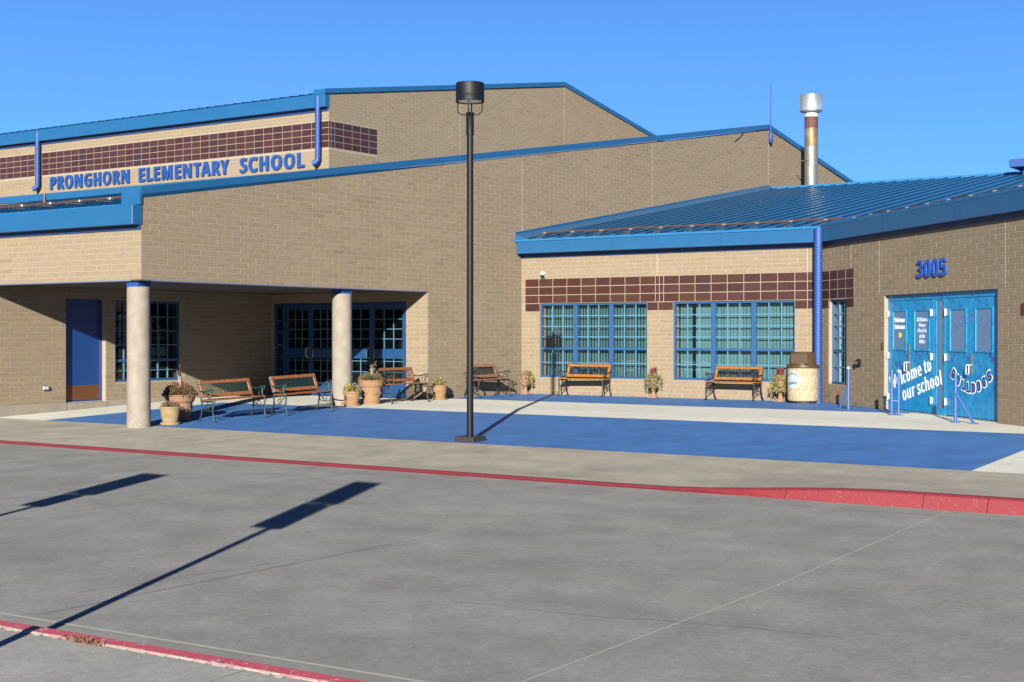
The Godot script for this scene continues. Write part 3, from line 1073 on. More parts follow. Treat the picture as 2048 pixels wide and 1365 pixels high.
func porch_doors(b: Node3D, fr: Transform3D) -> void:
	var e := node("glazed_entrance", b, fr)
	var I := Transform3D()
	for q in [[0.0, 0.06], [0.27, 0.35], [1.98, 2.08], [4.07, 4.143]]:
		strip("frame", M.storefront, e, I, q[0], q[1], 0.0, 2.2, -0.06, 0.06, 0.004)
	strip("frame", M.storefront, e, I, 0.0, 4.143, 2.2, 2.234, -0.06, 0.058, 0.004)
	strip("frame", M.storefront, e, I, 0.06, 0.27, 0.0, 0.30, -0.04, 0.04, 0.004)
	for y in [0.62, 0.92, 1.22, 1.52, 1.82]:
		strip("muntin", M.muntin_shaded, e, I, 0.06, 0.27, y - 0.01, y + 0.01, -0.02, 0.004)
	pane(e, 0.06, 0.27, 0.30, 2.2, -0.022, M.dark_glass)
	var k := 0
	for q in [[0.352, 1.165], [1.168, 1.978], [2.082, 3.075], [3.078, 4.068]]:
		var leaf := node("glazed_door", e, Transform3D(Basis(), Vector3(q[0], 0, 0)))
		var wd: float = q[1] - q[0]
		var left := 0.075
		var right := wd - 0.075
		strip("stile", M.storefront, leaf, I, 0.0, left, 0.02, 2.195, -0.03, 0.03, 0.003)
		strip("stile", M.storefront, leaf, I, right, wd, 0.02, 2.195, -0.03, 0.03, 0.003)
		strip("rail", M.storefront, leaf, I, left, right, 2.06, 2.195, -0.028, 0.028, 0.003)
		strip("rail", M.storefront, leaf, I, left, right, 0.91, 1.14, -0.028, 0.031, 0.003)
		strip("rail", M.storefront, leaf, I, left, right, 0.02, 0.33, -0.028, 0.028, 0.003)
		var xs := [left, lerpf(left, right, 0.333), lerpf(left, right, 0.667), right]
		var cells := [[0.33, 0.60], [0.60, 0.85], [0.85, 0.91], [1.14, 1.37], [1.37, 1.60], [1.60, 1.83], [1.83, 2.06]]
		for c in 3:
			for y in cells:
				pane(leaf, xs[c], xs[c + 1], y[0], y[1], -0.012, M.dark_glass)
		for c in [1, 2]:
			strip("muntin", M.muntin_shaded, leaf, I, xs[c] - 0.008, xs[c] + 0.008, 0.33, 0.91, -0.01, 0.01)
			strip("muntin", M.muntin_shaded, leaf, I, xs[c] - 0.008, xs[c] + 0.008, 1.14, 2.06, -0.01, 0.01)
		for y in [0.60, 0.85, 1.37, 1.60, 1.83]:
			strip("muntin", M.muntin_shaded, leaf, I, left, right, y - 0.008, y + 0.008, -0.008, 0.012)
		var hx := wd - 0.045 if k % 2 == 0 else 0.045
		var out := -1.0 if k % 2 == 0 else 1.0
		var s := st()
		tube(s, [Vector3(hx, 1.15, 0.03), Vector3(hx + out * 0.05, 1.15, 0.06), Vector3(hx + out * 0.07, 1.08, 0.075), Vector3(hx + out * 0.07, 0.99, 0.075), Vector3(hx + out * 0.05, 0.92, 0.06), Vector3(hx, 0.92, 0.03)], 0.017, 8)
		build(s, "handle", M.dull_steel, leaf)
		k += 1

func tall_hall() -> void:
	var b := thing("school_hall", "tall tan brick hall behind with maroon tile band under its blue eave", "building")
	var f := frame_of(Vector3(-34, 0, ZS), Vector3(1, 0, 0))
	var n := 34.0 + XG2
	var top := [Vector2(0, 8.31), Vector2(n - 0.001, 8.31)]
	var band := [Rect2(0, 7.179, n, 0.8128)]
	var w := slab(f, 3.0, [Vector2(0, 8.31), Vector2(n - 0.0025, 8.31)], [], b)
	course("hall", f, w, 6.0, top, band, 0.3)
	var cells := []
	for r in 4:
		cells.append([n - 0.708 + BL, n, r])
		cells.append([n - 0.708, n - 0.708 + BL, r])
		for k in 46:
			cells.append([n - 0.708 - BL * (k + 1), n - 0.708 - BL * k, r])
	tiles(w, 7.992, cells)
	grout_bed(w, [[n - 19.35, 7.179, n, 7.992]])
	strip("frieze", M.frieze, b, f, 0, n - 0.002, 8.29, 8.41, 0.0, 0.03)
	strip("eave_fascia", M.fascia, b, f, 0, n + 0.012, 8.395, 8.79, -0.02, 0.21, 0.006)
	strip("base_flashing", M.fascia, b, f, 0, n - 0.01, 6.28, 6.52, 0.0, 0.05)
	var g := frame_of(Vector3(XG2, 0, ZS), Vector3(0, 0, -1))
	var gt := [Vector2(0, 8.82), Vector2(13.488, 10.99), Vector2(28.0, 8.65)]
	var gb := [Rect2(-0.1, 7.179, 2.402, 0.8128)]
	var gw := slab(g, 3.0, gt, [Rect2(-1, -1, 1.3, 9.31)], b)
	course("hall", g, gw, 5.4, gt, gb)
	cells = []
	for r in 4:
		cells.append([0.0, 0.11, r])
		cells.append([0.11, 2.302 - BL * 5, r])
		for k in 5:
			cells.append([2.302 - BL * (k + 1), 2.302 - BL * k, r])
	tiles(gw, 7.992, cells)
	grout_bed(gw, [[0.0, 7.179, 2.302, 7.992]])
	for u in [6.75, 13.49]:
		seal(gw, u, 5.4, height_at(gt, u) - 0.02)
	var cp := st()
	block(cp, -0.22, 13.488, 8.79, 11.00, 8.935, 11.165, -0.42, 0.05)
	block(cp, 13.488, 28.0, 11.00, 8.62, 11.165, 8.78, -0.42, 0.05)
	build(cp, "coping", M.fascia, b, g)
	var roof := sheet("roof", M.roof, b, [Vector3(-34, 8.795, -15.18), Vector3(XG2 - 0.40, 8.795, -15.18), Vector3(XG2 - 0.40, 11.05, -28.87), Vector3(-34, 11.05, -28.87)])
	for k in 42:
		var x := XG2 - 0.62 - k * BL
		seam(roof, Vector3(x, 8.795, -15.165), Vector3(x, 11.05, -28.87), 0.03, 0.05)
	sheet("roof", M.roof, b, [Vector3(-34, 11.05, -28.87), Vector3(XG2 - 0.40, 11.05, -28.87), Vector3(XG2 - 0.40, 8.6, -43.4), Vector3(-34, 8.6, -43.4)])
	var sh := st()
	span(sh, Vector3(-34.3, -0.4, -43.4), Vector3(-34, 8.5, ZS - 0.01))
	span(sh, Vector3(-34.3, -0.4, -43.7), Vector3(XG2, 8.6, -43.4))
	build(sh, "wall", M.mortar, b)
	lay_bricks("hall", b)
	# the name in raised letters
	var sign_ := thing("school_name_sign", "raised blue capital letters naming the school across the hall wall", "sign", Vector3(0, 6.63, ZS + 0.004))
	write("PRONGHORN", Vector3(-22.50, 0, 0), Vector3(-18.18, 0, 0), 0.455, 0.07, M.letter_blue, sign_)
	write("ELEMENTARY", Vector3(-17.82, 0, 0), Vector3(-13.48, 0, 0), 0.455, 0.07, M.letter_blue, sign_)
	write("SCHOOL", Vector3(-13.02, 0, 0), Vector3(-10.19, 0, 0), 0.455, 0.07, M.letter_blue, sign_)

func downspout(label: String, at: Vector3, high: float, rad: float, foot: bool) -> void:
	var d := thing("downspout", label, "downspout", at, 0.0, "spiral blue downspouts")
	var s := st()
	var prof := []
	var y := 0.0
	# spiral lock-seam pipe: a smooth tube with a proud seam winding round it
	tube(s, [Vector3(0, 0, 0), Vector3(0, high, 0)], rad, 20)
	build(s, "pipe", M.royal, d)
	s = st()
	while y < high - 0.4:
		prof.append(Vector3(cos(y * TAU / 0.06) * rad, y, -sin(y * TAU / 0.06) * rad))
		y += 0.06 / 10.0
	tube(s, prof, 0.008, 4, false)
	build(s, "spiral_seam", M.royal, d)
	if foot:
		s = st()
		tube(s, [Vector3(0, 0.03, 0), Vector3(-0.01, -0.04, 0.01), Vector3(-0.07, -0.11, 0.05), Vector3(-0.14, -0.15, 0.10)], [rad, rad, rad, rad * 0.95], 14)
		build(s, "outlet_elbow", M.royal, d)
	for k in [0.35, high * 0.72]:
		s = st()
		lathe(s, [Vector2(rad + 0.002, k - 0.02), Vector2(rad + 0.007, k - 0.02), Vector2(rad + 0.007, k + 0.02), Vector2(rad + 0.002, k + 0.02)], Vector3.ZERO, 16)
		span(s, Vector3(-0.02, k - 0.02, -0.16), Vector3(0.02, k + 0.02, -rad + 0.002))
		build(s, "strap", M.royal, d)

const UE := Vector3(0.70711, 0, 0.70711)
const OE := Vector3(7.8474, 0, ZW)

func entrance_wing() -> void:
	var b := thing("school_entrance_wing", "low brick wing with wide blue metal roof, blind-filled windows and angled entrance front", "building")
	var f := frame_of(Vector3(0, 0, ZW), Vector3(1, 0, 0))
	var top := [Vector2(0.001, 3.38), Vector2(7.846, 3.38)]
	var w1 := Rect2(0.537, 0.42, 3.008, 1.815)
	var w2 := Rect2(4.235, 0.42, 3.000, 1.815)
	var band := [Rect2(0.108, 2.235, 9, 0.6096), Rect2(0.108, 2.032, 0.43, 0.21), Rect2(3.545, 2.032, 0.69, 0.21), Rect2(7.235, 2.032, 1, 0.21)]
	var w := slab(f, -0.1, top, [w1, w2], b)
	course("wing", f, w, 0.0, top, [w1, w2] + band)
	var cells := []
	for r in 3:
		for k in 9:
			cells.append([0.108 + BL * k, 0.108 + BL * (k + 1), r])
		cells.append([3.766, 3.875, r])
		cells.append([3.875, 3.984, r])
		for k in 8:
			cells.append([3.984 + BL * k, 3.984 + BL * (k + 1), r])
		cells.append([7.235, 7.53, r])
		cells.append([7.53, 7.846, r])
	for c in [[0.108, 0.537], [3.545, 3.84], [3.84, 4.235], [7.235, 7.53], [7.53, 7.846]]:
		cells.append([c[0], c[1], 3])
	tiles(w, 2.845, cells)
	grout_bed(w, [[0.108, 2.2355, 7.846, 2.845], [0.108, 2.032, 0.537, 2.2354], [3.545, 2.032, 4.235, 2.2354], [7.235, 2.032, 7.846, 2.2354]])
	seal(w, 3.82, 2.85, 3.36)
	seal(w, 7.53, 2.85, 3.36)
	window(b, f, w1, 3, 3, 1.13, 0.06, M.glass, [0.080, -0.50], [])
	window(b, f, w2, 3, 3, 1.13, 0.06, M.glass, [0.080, -0.27], [4])
	strip("frieze", M.frieze, b, f, 0.002, 7.83, 3.365, 3.475, 0.0, 0.03)
	strip("eave_fascia", M.fascia, b, f, 0.055, 7.97, 3.465, 3.80, -0.02, 0.30, 0.006)
	for u in [2.75, 5.6]:
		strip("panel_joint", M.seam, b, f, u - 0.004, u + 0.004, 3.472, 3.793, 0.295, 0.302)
	# the angled entrance front
	var e := frame_of(OE, UE)
	var etop := [Vector2(0.002, 3.40), Vector2(11.0, 3.40)]
	var ew3 := Rect2(0.40, 0.42, 0.905, 1.80)
	var door := Rect2(3.06, -0.5, 4.22, 2.745)
	var eband := [Rect2(0.0, 2.235, 1.673, 0.6096), Rect2(-0.1, 2.032, 0.5, 0.21), Rect2(1.305, 2.032, 0.368, 0.21)]
	var ew := slab(e, -0.1, etop, [ew3, door], b)
	course("wing", e, ew, 0.0, etop, [ew3, door] + eband, -0.1)
	cells = []
	for r in 3:
		for k in 4:
			cells.append([maxf(0.003, 1.673 - BL * (k + 1)), 1.673 - BL * k, r])
		cells.append([0.003, 0.047, r])
	cells.append([0.003, 0.40, 3])
	cells.append([1.305, 1.673, 3])
	tiles(ew, 2.845, cells)
	grout_bed(ew, [[0.003, 2.2355, 1.673, 2.845], [0.003, 2.032, 0.40, 2.2354], [1.305, 2.032, 1.673, 2.2354]])
	for u in [1.52, 2.84, 7.52]:
		seal(ew, u, 2.86 if u < 2.0 else 2.26, 3.38)
	window(b, e, ew3, 1, 3, 1.13, 0.10, M.glass, [0.080, -0.27])
	strip("frieze", M.frieze_shaded, b, e, 0.05, 11.0, 3.385, 3.475, 0.0, 0.03)
	strip("eave_fascia", M.fascia, b, e, 0.06, 11.2, 3.465, 3.80, -0.02, 0.15, 0.006)
	strip("drip_edge", M.roof, b, e, 0.10, 11.2, 3.80, 3.812, -0.1, 0.156)
	for u in [0.35, 3.3, 6.3]:
		strip("panel_joint", M.seam, b, e, u - 0.004, u + 0.004, 3.472, 3.793, 0.145, 0.152)
	var r := frame_of(OE + UE * 11.0, Vector3(0.70711, 0, -0.70711))
	build_side(b, r)
	entrance_doors(b, e)
	# roofs: the long plane falling to the window wall, and the small one over the angled front
	var k := 0.1667
	var roof := sheet("roof", M.roof, b, [Vector3(0.002, 3.81, -11.80), Vector3(30, 3.81, -11.80), Vector3(30, 6.36, -27.04), Vector3(0.002, 6.36, -27.04)], 0.05)
	for i in 46:
		var x := 0.42 + BL * i
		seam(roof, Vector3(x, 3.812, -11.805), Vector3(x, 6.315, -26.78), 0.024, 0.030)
	var ridge := st()
	span(ridge, Vector3(0.02, 6.30, -27.22), Vector3(30, 6.398, -26.86))
	build(ridge, "ridge_cap", M.roof, b)
	sheet("roof", M.roof, b, [Vector3(0.002, 6.35, -27.06), Vector3(30, 6.35, -27.06), Vector3(30, 4.3, -39), Vector3(0.002, 4.3, -39)], 0.05)
	var a0 := e * Vector3(0.0, 3.806, 0.15)
	var a1 := e * Vector3(11.2, 3.806, 0.15)
	var rise := 9.0 * 0.196
	var er := sheet("entrance_roof", M.roof, b, [a0, a1, e * Vector3(11.2, 3.806 + rise, -8.85), e * Vector3(0.0, 3.806 + rise, -8.85)], 0.04)
	for i in 26:
		var u := 0.35 + BL * i
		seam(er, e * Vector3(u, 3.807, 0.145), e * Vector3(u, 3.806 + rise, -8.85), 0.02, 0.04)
	# flashing where the roof meets the gable wall
	var fl := st()
	var gz := frame_of(Vector3(0, 0, ZW), Vector3(0, 0, -1))
	block(fl, -0.28, 14.95, 3.78, 6.33, 4.00, 6.50, 0.002, 0.02)
	build(fl, "wall_flashing", M.fascia, b, gz)
	fl = st()
	quad(fl, Vector3(-0.28, 3.95, 0.02), Vector3(14.92, 6.47, 0.02), Vector3(14.92, 6.35, 0.36), Vector3(-0.28, 3.815, 0.36), Vector3(7, 3, 0.1))
	tri(fl, Vector3(-0.28, 3.95, 0.02), Vector3(-0.28, 3.815, 0.36), Vector3(-0.28, 3.80, 0.02), Vector3(7, 4, 0.1))
	build(fl, "wall_flashing", M.fascia, b, gz)
	snow_bar(b, Vector3(0.44, 4.00, -12.37), Vector3(8.25, 4.00, -12.37), Vector3(0.0, -0.15, 0.40), BL * 2)
	snow_bar(b, e * Vector3(0.7, 3.955, -0.42), e * Vector3(11.0, 3.955, -0.42), Vector3(-0.1, -0.08, 0.1), BL * 2)
	room(b, [Vector2(0.02, -12.44), Vector2(7.72, -12.44), Vector2(15.2, -4.96), Vector2(21.5, -11.4), Vector2(21.5, -18.5), Vector2(0.02, -18.5)], 0.02, 3.36, [0, 1])
	lay_bricks("wing", b)
	# what hangs on the walls
	var num := thing("house_number", "raised blue street number 3005 on the brick above the entrance doors", "sign")
	num.transform = e * Transform3D(Basis(), Vector3(4.46, 2.535, 0.004))
	write("3005", Vector3(0, 0, 0), Vector3(1.17, 0, 0), 0.31, 0.035, M.letter_blue_lifted, num, "digit", false)
	var s := st()
	var c := thing("security_camera", "small white dome camera on the wall above the maroon tiles", "security camera", Vector3(0.68, 2.93, ZW))
	lathe(s, [Vector2(0.001, 0.075), Vector2(0.04, 0.066), Vector2(0.066, 0.035), Vector2(0.072, 0.0), Vector2(0.06, -0.02), Vector2(0.001, -0.025)], Vector3(0, 0.02, 0.08), 18)
	span(s, Vector3(-0.05, -0.04, 0.0), Vector3(0.05, 0.07, 0.03))
	build(s, "housing", M.white, c)
	s = st()
	lathe(s, [Vector2(0.052, 0.0), Vector2(0.046, -0.03), Vector2(0.026, -0.048), Vector2(0.001, -0.055)], Vector3(-0.01, 0.0, 0.09), 16)
	build(s, "lens_dome", M.dark, c)
	s = st()
	tube(s, [Vector3(0.0, -0.05, 0.06), Vector3(0.02, -0.13, 0.03)], [0.035, 0.03], 8)
	build(s, "conduit", M.bronze, c)
	var h := thing("wall_horn", "small black weatherproof alarm horn on the brick left of the entrance doors", "alarm horn")
	h.transform = e * Transform3D(Basis(), Vector3(1.95, 0.90, 0.0))
	s = st()
	box(s, Vector3(0, 0, 0.025), Vector3(0.15, 0.15, 0.06), 0.02)
	build(s, "housing", M.black_metal, h)
	s = st()
	tube(s, [Vector3(0, 0, 0.05), Vector3(-0.01, -0.005, 0.075), Vector3(-0.02, -0.01, 0.095)], [0.05, 0.055, 0.065], 14)
	build(s, "mouth", M.dark, h)
	var p := thing("wall_plaque", "small dark red plaque on the brick right of the entrance doors", "sign")
	p.transform = e * Transform3D(Basis(), Vector3(8.22, 1.89, 0.0))
	strip("plate", M.plaque_red, p, Transform3D(), -0.19, 0.19, -0.095, 0.095, 0.0, 0.018, 0.004)
	# ridge hood at the far right
	var hood := thing("roof_ventilator", "blue box ventilator with overhanging cap on the ridge at the right edge", "roof vent", Vector3(9.55, 6.17, -27.04))
	s = st()
	span(s, Vector3(-1.02, -0.4, -0.9), Vector3(1.02, 0.26, 0.9))
	build(s, "curb", M.royal, hood)
	s = st()
	box(s, Vector3(0, 0.375, 0), Vector3(2.66, 0.23, 2.4), 0.01)
	build(s, "cap", M.royal, hood)
	for i in 4:
		s = st()
		span(s, Vector3(-1.0, -0.02 + i * 0.065, 0.901), Vector3(1.0, 0.015 + i * 0.065, 0.93))
		build(s, "louvre", M.frieze, hood)

func build_side(b: Node3D, r: Transform3D) -> void:
	slab(r, -0.1, [Vector2(0.001, 3.4), Vector2(9.2, 3.4)], [], b)
	strip("eave_fascia", M.fascia, b, r, -0.1, 9.2, 3.465, 3.79, -0.02, 0.15)

func entrance_doors(b: Node3D, e: Transform3D) -> void:
	var I := Transform3D()
	var d := node("entrance", b, e * Transform3D(Basis(), Vector3(0, 0, -0.085)))
	# frame: jambs, head, the posts of the middle sidelight
	for q in [[3.061, 3.09], [4.875, 4.955], [5.315, 5.36], [7.20, 7.279]]:
		strip("frame", M.wrap_edge if q[0] > 4 and q[0] < 6 else M.wrap_print, d, I, q[0], q[1], 0.02, 2.13, -0.08, 0.002)
	strip("frame", M.wrap_print, d, I, 3.061, 7.279, 2.13, 2.2445, -0.08, 0.012, 0.004)
	strip("threshold", M.steel, d, I, 3.07, 7.27, 0.0, 0.02, -0.08, 0.06)
	var leaves := []
	for q in [[3.092, 4.008], [4.012, 4.873], [5.362, 6.258], [6.262, 7.198]]:
		var l := node("entrance_door", d, Transform3D(Basis(), Vector3(q[0], 0, 0)))
		leaves.append([q[0], q[1], l])
		strip("leaf", M.wrap_print, l, I, 0.0, q[1] - q[0], 0.03, 2.127, -0.05, 0.0, 0.004)
	var panes := [[3.30, 3.82], [4.19, 4.74], [5.55, 6.09], [6.44, 6.98]]
	for k in 4:
		var l: Node3D = leaves[k][2]
		var x0: float = panes[k][0] - leaves[k][0]
		var x1: float = panes[k][1] - leaves[k][0]
		strip("pane", M.wrap_glass, l, I, x0, x1, 1.20, 1.92, 0.0, 0.002)
		for q in [[x0 - 0.03, x0, 1.17, 1.95], [x1, x1 + 0.03, 1.17, 1.95], [x0, x1, 1.92, 1.95], [x0, x1, 1.17, 1.20]]:
			strip("glazing_bead", M.wrap_print if q[0] > x0 - 0.01 else M.wrap_edge, l, I, q[0], q[1], q[2], q[3], 0.0, 0.018, 0.003)
	var side := node("sidelight", d, Transform3D(Basis(), Vector3(4.957, 0, 0)))
	strip("pane", M.wrap_glass, side, I, 0.05, 0.31, 0.14, 2.10, -0.02, -0.008)
	for q in [[0.0, 0.05, 0.02, 2.13], [0.31, 0.356, 0.02, 2.13], [0.05, 0.31, 2.10, 2.13], [0.05, 0.31, 0.02, 0.14]]:
		strip("sash", M.wrap_print, side, I, q[0], q[1], q[2], q[3], -0.06, 0.0015)
	leaves.append([4.957, 5.313, side])
	# white hinges
	for k in 3:
		var y: float = [1.88, 1.07, 0.27][k]
		for q in [[0, -0.015, 0.06], [1, 0.82, 0.06], [2, 0.005, 0.06], [3, 0.885, 0.05]]:
			var s := st()
			span(s, Vector3(q[1] + 0.006, y - 0.06, 0.003), Vector3(q[1] + q[2] - 0.006, y + 0.06, 0.030), 0.006)
			tube(s, [Vector3(q[1] + 0.03, y - 0.07, 0.036), Vector3(q[1] + 0.03, y + 0.07, 0.036)], 0.012, 8)
			build(s, "hinge", M.white, leaves[q[0]][2])
	# pull handles on tall plates
	for q in [[0, 0.80], [2, 0.95 - 0.09]]:
		var l: Node3D = leaves[q[0]][2]
		var h := 1.30 if q[0] == 0 else 1.14
		var s := st()
		span(s, Vector3(q[1], 0.80, 0.001), Vector3(q[1] + 0.085, h, 0.010), 0.003)
		build(s, "push_plate", M.dull_steel, l)
		s = st()
		tube(s, [Vector3(q[1] + 0.005, 0.95, 0.01), Vector3(q[1] + 0.005, 0.95, 0.06), Vector3(q[1] - 0.01, 0.93, 0.07), Vector3(q[1] - 0.01, 0.80, 0.07), Vector3(q[1] + 0.01, 0.785, 0.07), Vector3(q[1] + 0.075, 0.785, 0.07), Vector3(q[1] + 0.09, 0.80, 0.07), Vector3(q[1] + 0.09, 0.93, 0.07), Vector3(q[1] + 0.075, 0.95, 0.06), Vector3(q[1] + 0.075, 0.95, 0.01)], 0.011, 8)
		build(s, "pull_handle", M.white, l)
	var on := func(x: float) -> Node3D:
		for l in leaves:
			if x >= l[0] - 0.01 and x <= l[1] + 0.01:
				return l[2]
		return leaves[1][2]
	write_on("Welcome to", Vector2(3.17, 0.40), Vector2(4.86, 0.82), 0.25, M.letter_white, on, 0.003)
	write_on("our school", Vector2(3.70, 0.20), Vector2(5.27, 0.58), 0.25, M.letter_white, on, 0.007)
	write_on("Welcome", Vector2(3.34, 1.715), Vector2(3.80, 1.715), 0.085, M.letter_white, on, 0.003)
	write_on("Entrance", Vector2(3.34, 1.585), Vector2(3.80, 1.585), 0.085, M.letter_white, on, 0.003)
	var y := 1.72
	for t in [["All Visitors", 0.42], ["Please", 0.27], ["Check In", 0.36], ["at the", 0.23], ["Office", 0.24]]:
		write_on(t[0], Vector2(4.47 - t[1] * 0.5, y), Vector2(4.47 + t[1] * 0.5, y), 0.072, M.letter_grey, on, 0.003)
		y -= 0.102
	# the arched team name, each letter on a white edge
	var team := "BULLDOGS"
	for k in 8:
		var t := (k - 3.5) / 3.5
		var at := Vector2(6.27 + t * 0.66, 0.465 + 0.24 * t * t)
		var dir := Vector2(1, 0.62 * t).normalized()
		for q in [[M.letter_white, 1.0, 0.003, 0.022], [M.letter_purple, 0.0, 0.0065, 0.0]]:
			var wide: float = 0.155 + q[3] * 2.0
			var up := Vector2(-dir.y, dir.x)
			var p: Vector2 = at - dir * wide * 0.5 - up * q[3]
			write_on(team[k], p, p + dir * wide, 0.17 + q[3] * 2.0, q[0], on, q[2])
	# faint arched school name over the right-hand panes
	var nm := "PRONGHORN"
	for k in 9:
		var t := (k - 4.0) / 4.0
		var at := Vector2(6.27 + t * 0.63, 1.70 - 0.24 * t * t)
		var dir := Vector2(1, -0.7 * t).normalized()
		write_on(nm[k], at - dir * 0.07, at + dir * 0.07, 0.14, M.letter_ghost, on, 0.004)
	# round yellow badge and paw marks
	var s := st()
	tube(s, [Vector3(3.575, 1.465, 0.002), Vector3(3.575, 1.465, 0.005)], 0.055, 20)
	build(s, "badge", M.yellow, leaves[0][2], Transform3D(Basis(), Vector3(-leaves[0][0], 0, 0)))
	for q in [[5.60, 1.03], [5.68, 1.13], [6.88, 1.14], [6.97, 1.04], [4.27, 1.11], [4.38, 1.05], [3.46, 0.89], [3.58, 0.92]]:
		s = st()
		var c := Vector3(q[0], q[1], 0.0)
		for p in [[0, -0.01, 0.032], [-0.034, 0.028, 0.014], [-0.012, 0.045, 0.015], [0.014, 0.045, 0.015], [0.036, 0.026, 0.014]]:
			tube(s, [c + Vector3(p[0], p[1], 0.001), c + Vector3(p[0], p[1], 0.003)], p[2], 12)
		var l: Node3D = on.call(q[0])
		build(s, "paw_print", M.letter_purple_soft, l, Transform3D(Basis(), Vector3(-l.position.x, 0, 0)))
	s = st()
	span(s, Vector3(3.02, 1.19, 0.086), Vector3(3.055, 1.34, 0.12), 0.006)
	build(s, "call_button", M.bronze, d)

# ---------------------------------------------------------------- things that stand about
func columns_() -> void:
	for q in [[-0.31, -0.21, "thick round cream column with chipped foot at the outer corner of the porch"], [-0.22, -5.63, "round cream column beside the tall terracotta pot, in front of the glazed porch doors"]]:
		var g := ground(q[0], q[1])
		var c := thing("porch_column", q[2], "column", Vector3(q[0], g, q[1]), 0.0, "round porch columns")
		var s := st()
		var hh: float = 2.335 - g
		lathe(s, [Vector2(0.001, -0.1), Vector2(0.214, -0.1), Vector2(0.212, 0.05), Vector2(0.208, 0.6), Vector2(0.207, hh - 0.02), Vector2(0.19, hh), Vector2(0.001, hh)], Vector3.ZERO, 40)
		build(s, "shaft", M.column, c)
		s = st()
		span(s, Vector3(-0.15, hh, -0.15), Vector3(0.15, hh + 0.103, 0.15), 0.004)
		build(s, "cap", M.royal, c)
		if q[1] > -1.0:
			var chips := st()
			for k in 16:
				var a := rng.randf_range(-0.6, 2.2)
				var y := absf(rng.randfn(0.0, 0.09)) + 0.01
				var r := 0.2125
				var p := Vector3(sin(a) * r, y, cos(a) * r)
				box(chips, p, Vector3(rng.randf_range(0.02, 0.07), rng.randf_range(0.008, 0.035), 0.004), 0.0, Basis(Vector3.UP, a))
			build(chips, "worn_patch", M.worn_paint, c)

func lamp() -> void:
	var l := thing("street_lamp", "tall black lamp post with round drum head on four curved arms", "street lamp", Vector3(6.70, ground(6.7, -0.70), -0.70))
	l.scale.y = LAMP_RISE
	var s := st()
	span(s, Vector3(-0.175, -0.05, -0.175), Vector3(0.175, 0.085, 0.175), 0.006)
	build(s, "base", M.lamp_base, l)
	s = st()
	tube(s, [Vector3(0, 0.08, 0), Vector3(0, 2.5, 0), Vector3(0, 4.87, 0)], [0.052, 0.051, 0.050], 20)
	build(s, "pole", M.black_metal, l)
	s = st()
	lathe(s, [Vector2(0.05, 4.80), Vector2(0.060, 4.805), Vector2(0.060, 5.13), Vector2(0.063, 5.135), Vector2(0.063, 5.16), Vector2(0.001, 5.165)], Vector3.ZERO, 20)
	tube(s, [Vector3(0.05, 4.88, 0.03), Vector3(0.075, 4.88, 0.045)], 0.008, 6)
	build(s, "sleeve", M.black_metal, l)
	for k in 4:
		var a := PI * 0.5 * k - 0.50
		var d := Vector3(cos(a), 0, sin(a))
		s = st()
		var p := [d * 0.05 + Vector3(0, 5.135, 0), d * 0.10 + Vector3(0, 5.125, 0)]
		for i in 6:
			var t := PI * 0.5 * (i + 1) / 6.0
			p.append(d * (0.10 + 0.09 * sin(t)) + Vector3(0, 5.125 + 0.09 * (1.0 - cos(t)), 0))
		p.append(d * 0.19 + Vector3(0, 5.36, 0))
		tube(s, p, 0.010, 8)
		build(s, "arm", M.black_metal, l)
	s = st()
	lathe(s, [Vector2(0.195, 5.335), Vector2(0.222, 5.325), Vector2(0.224, 5.345), Vector2(0.220, 5.35), Vector2(0.220, 5.42), Vector2(0.222, 5.425), Vector2(0.220, 5.43), Vector2(0.220, 5.612), Vector2(0.212, 5.622), Vector2(0.001, 5.632)], Vector3.ZERO, 40)
	lathe(s, [Vector2(0.195, 5.335), Vector2(0.195, 5.40)], Vector3.ZERO, 40)
	build(s, "drum_head", M.black_metal, l)
	s = st()
	lathe(s, [Vector2(0.001, 5.318), Vector2(0.12, 5.325), Vector2(0.185, 5.338), Vector2(0.1945, 5.36)], Vector3.ZERO, 32)
	build(s, "lens", M.lens, l)

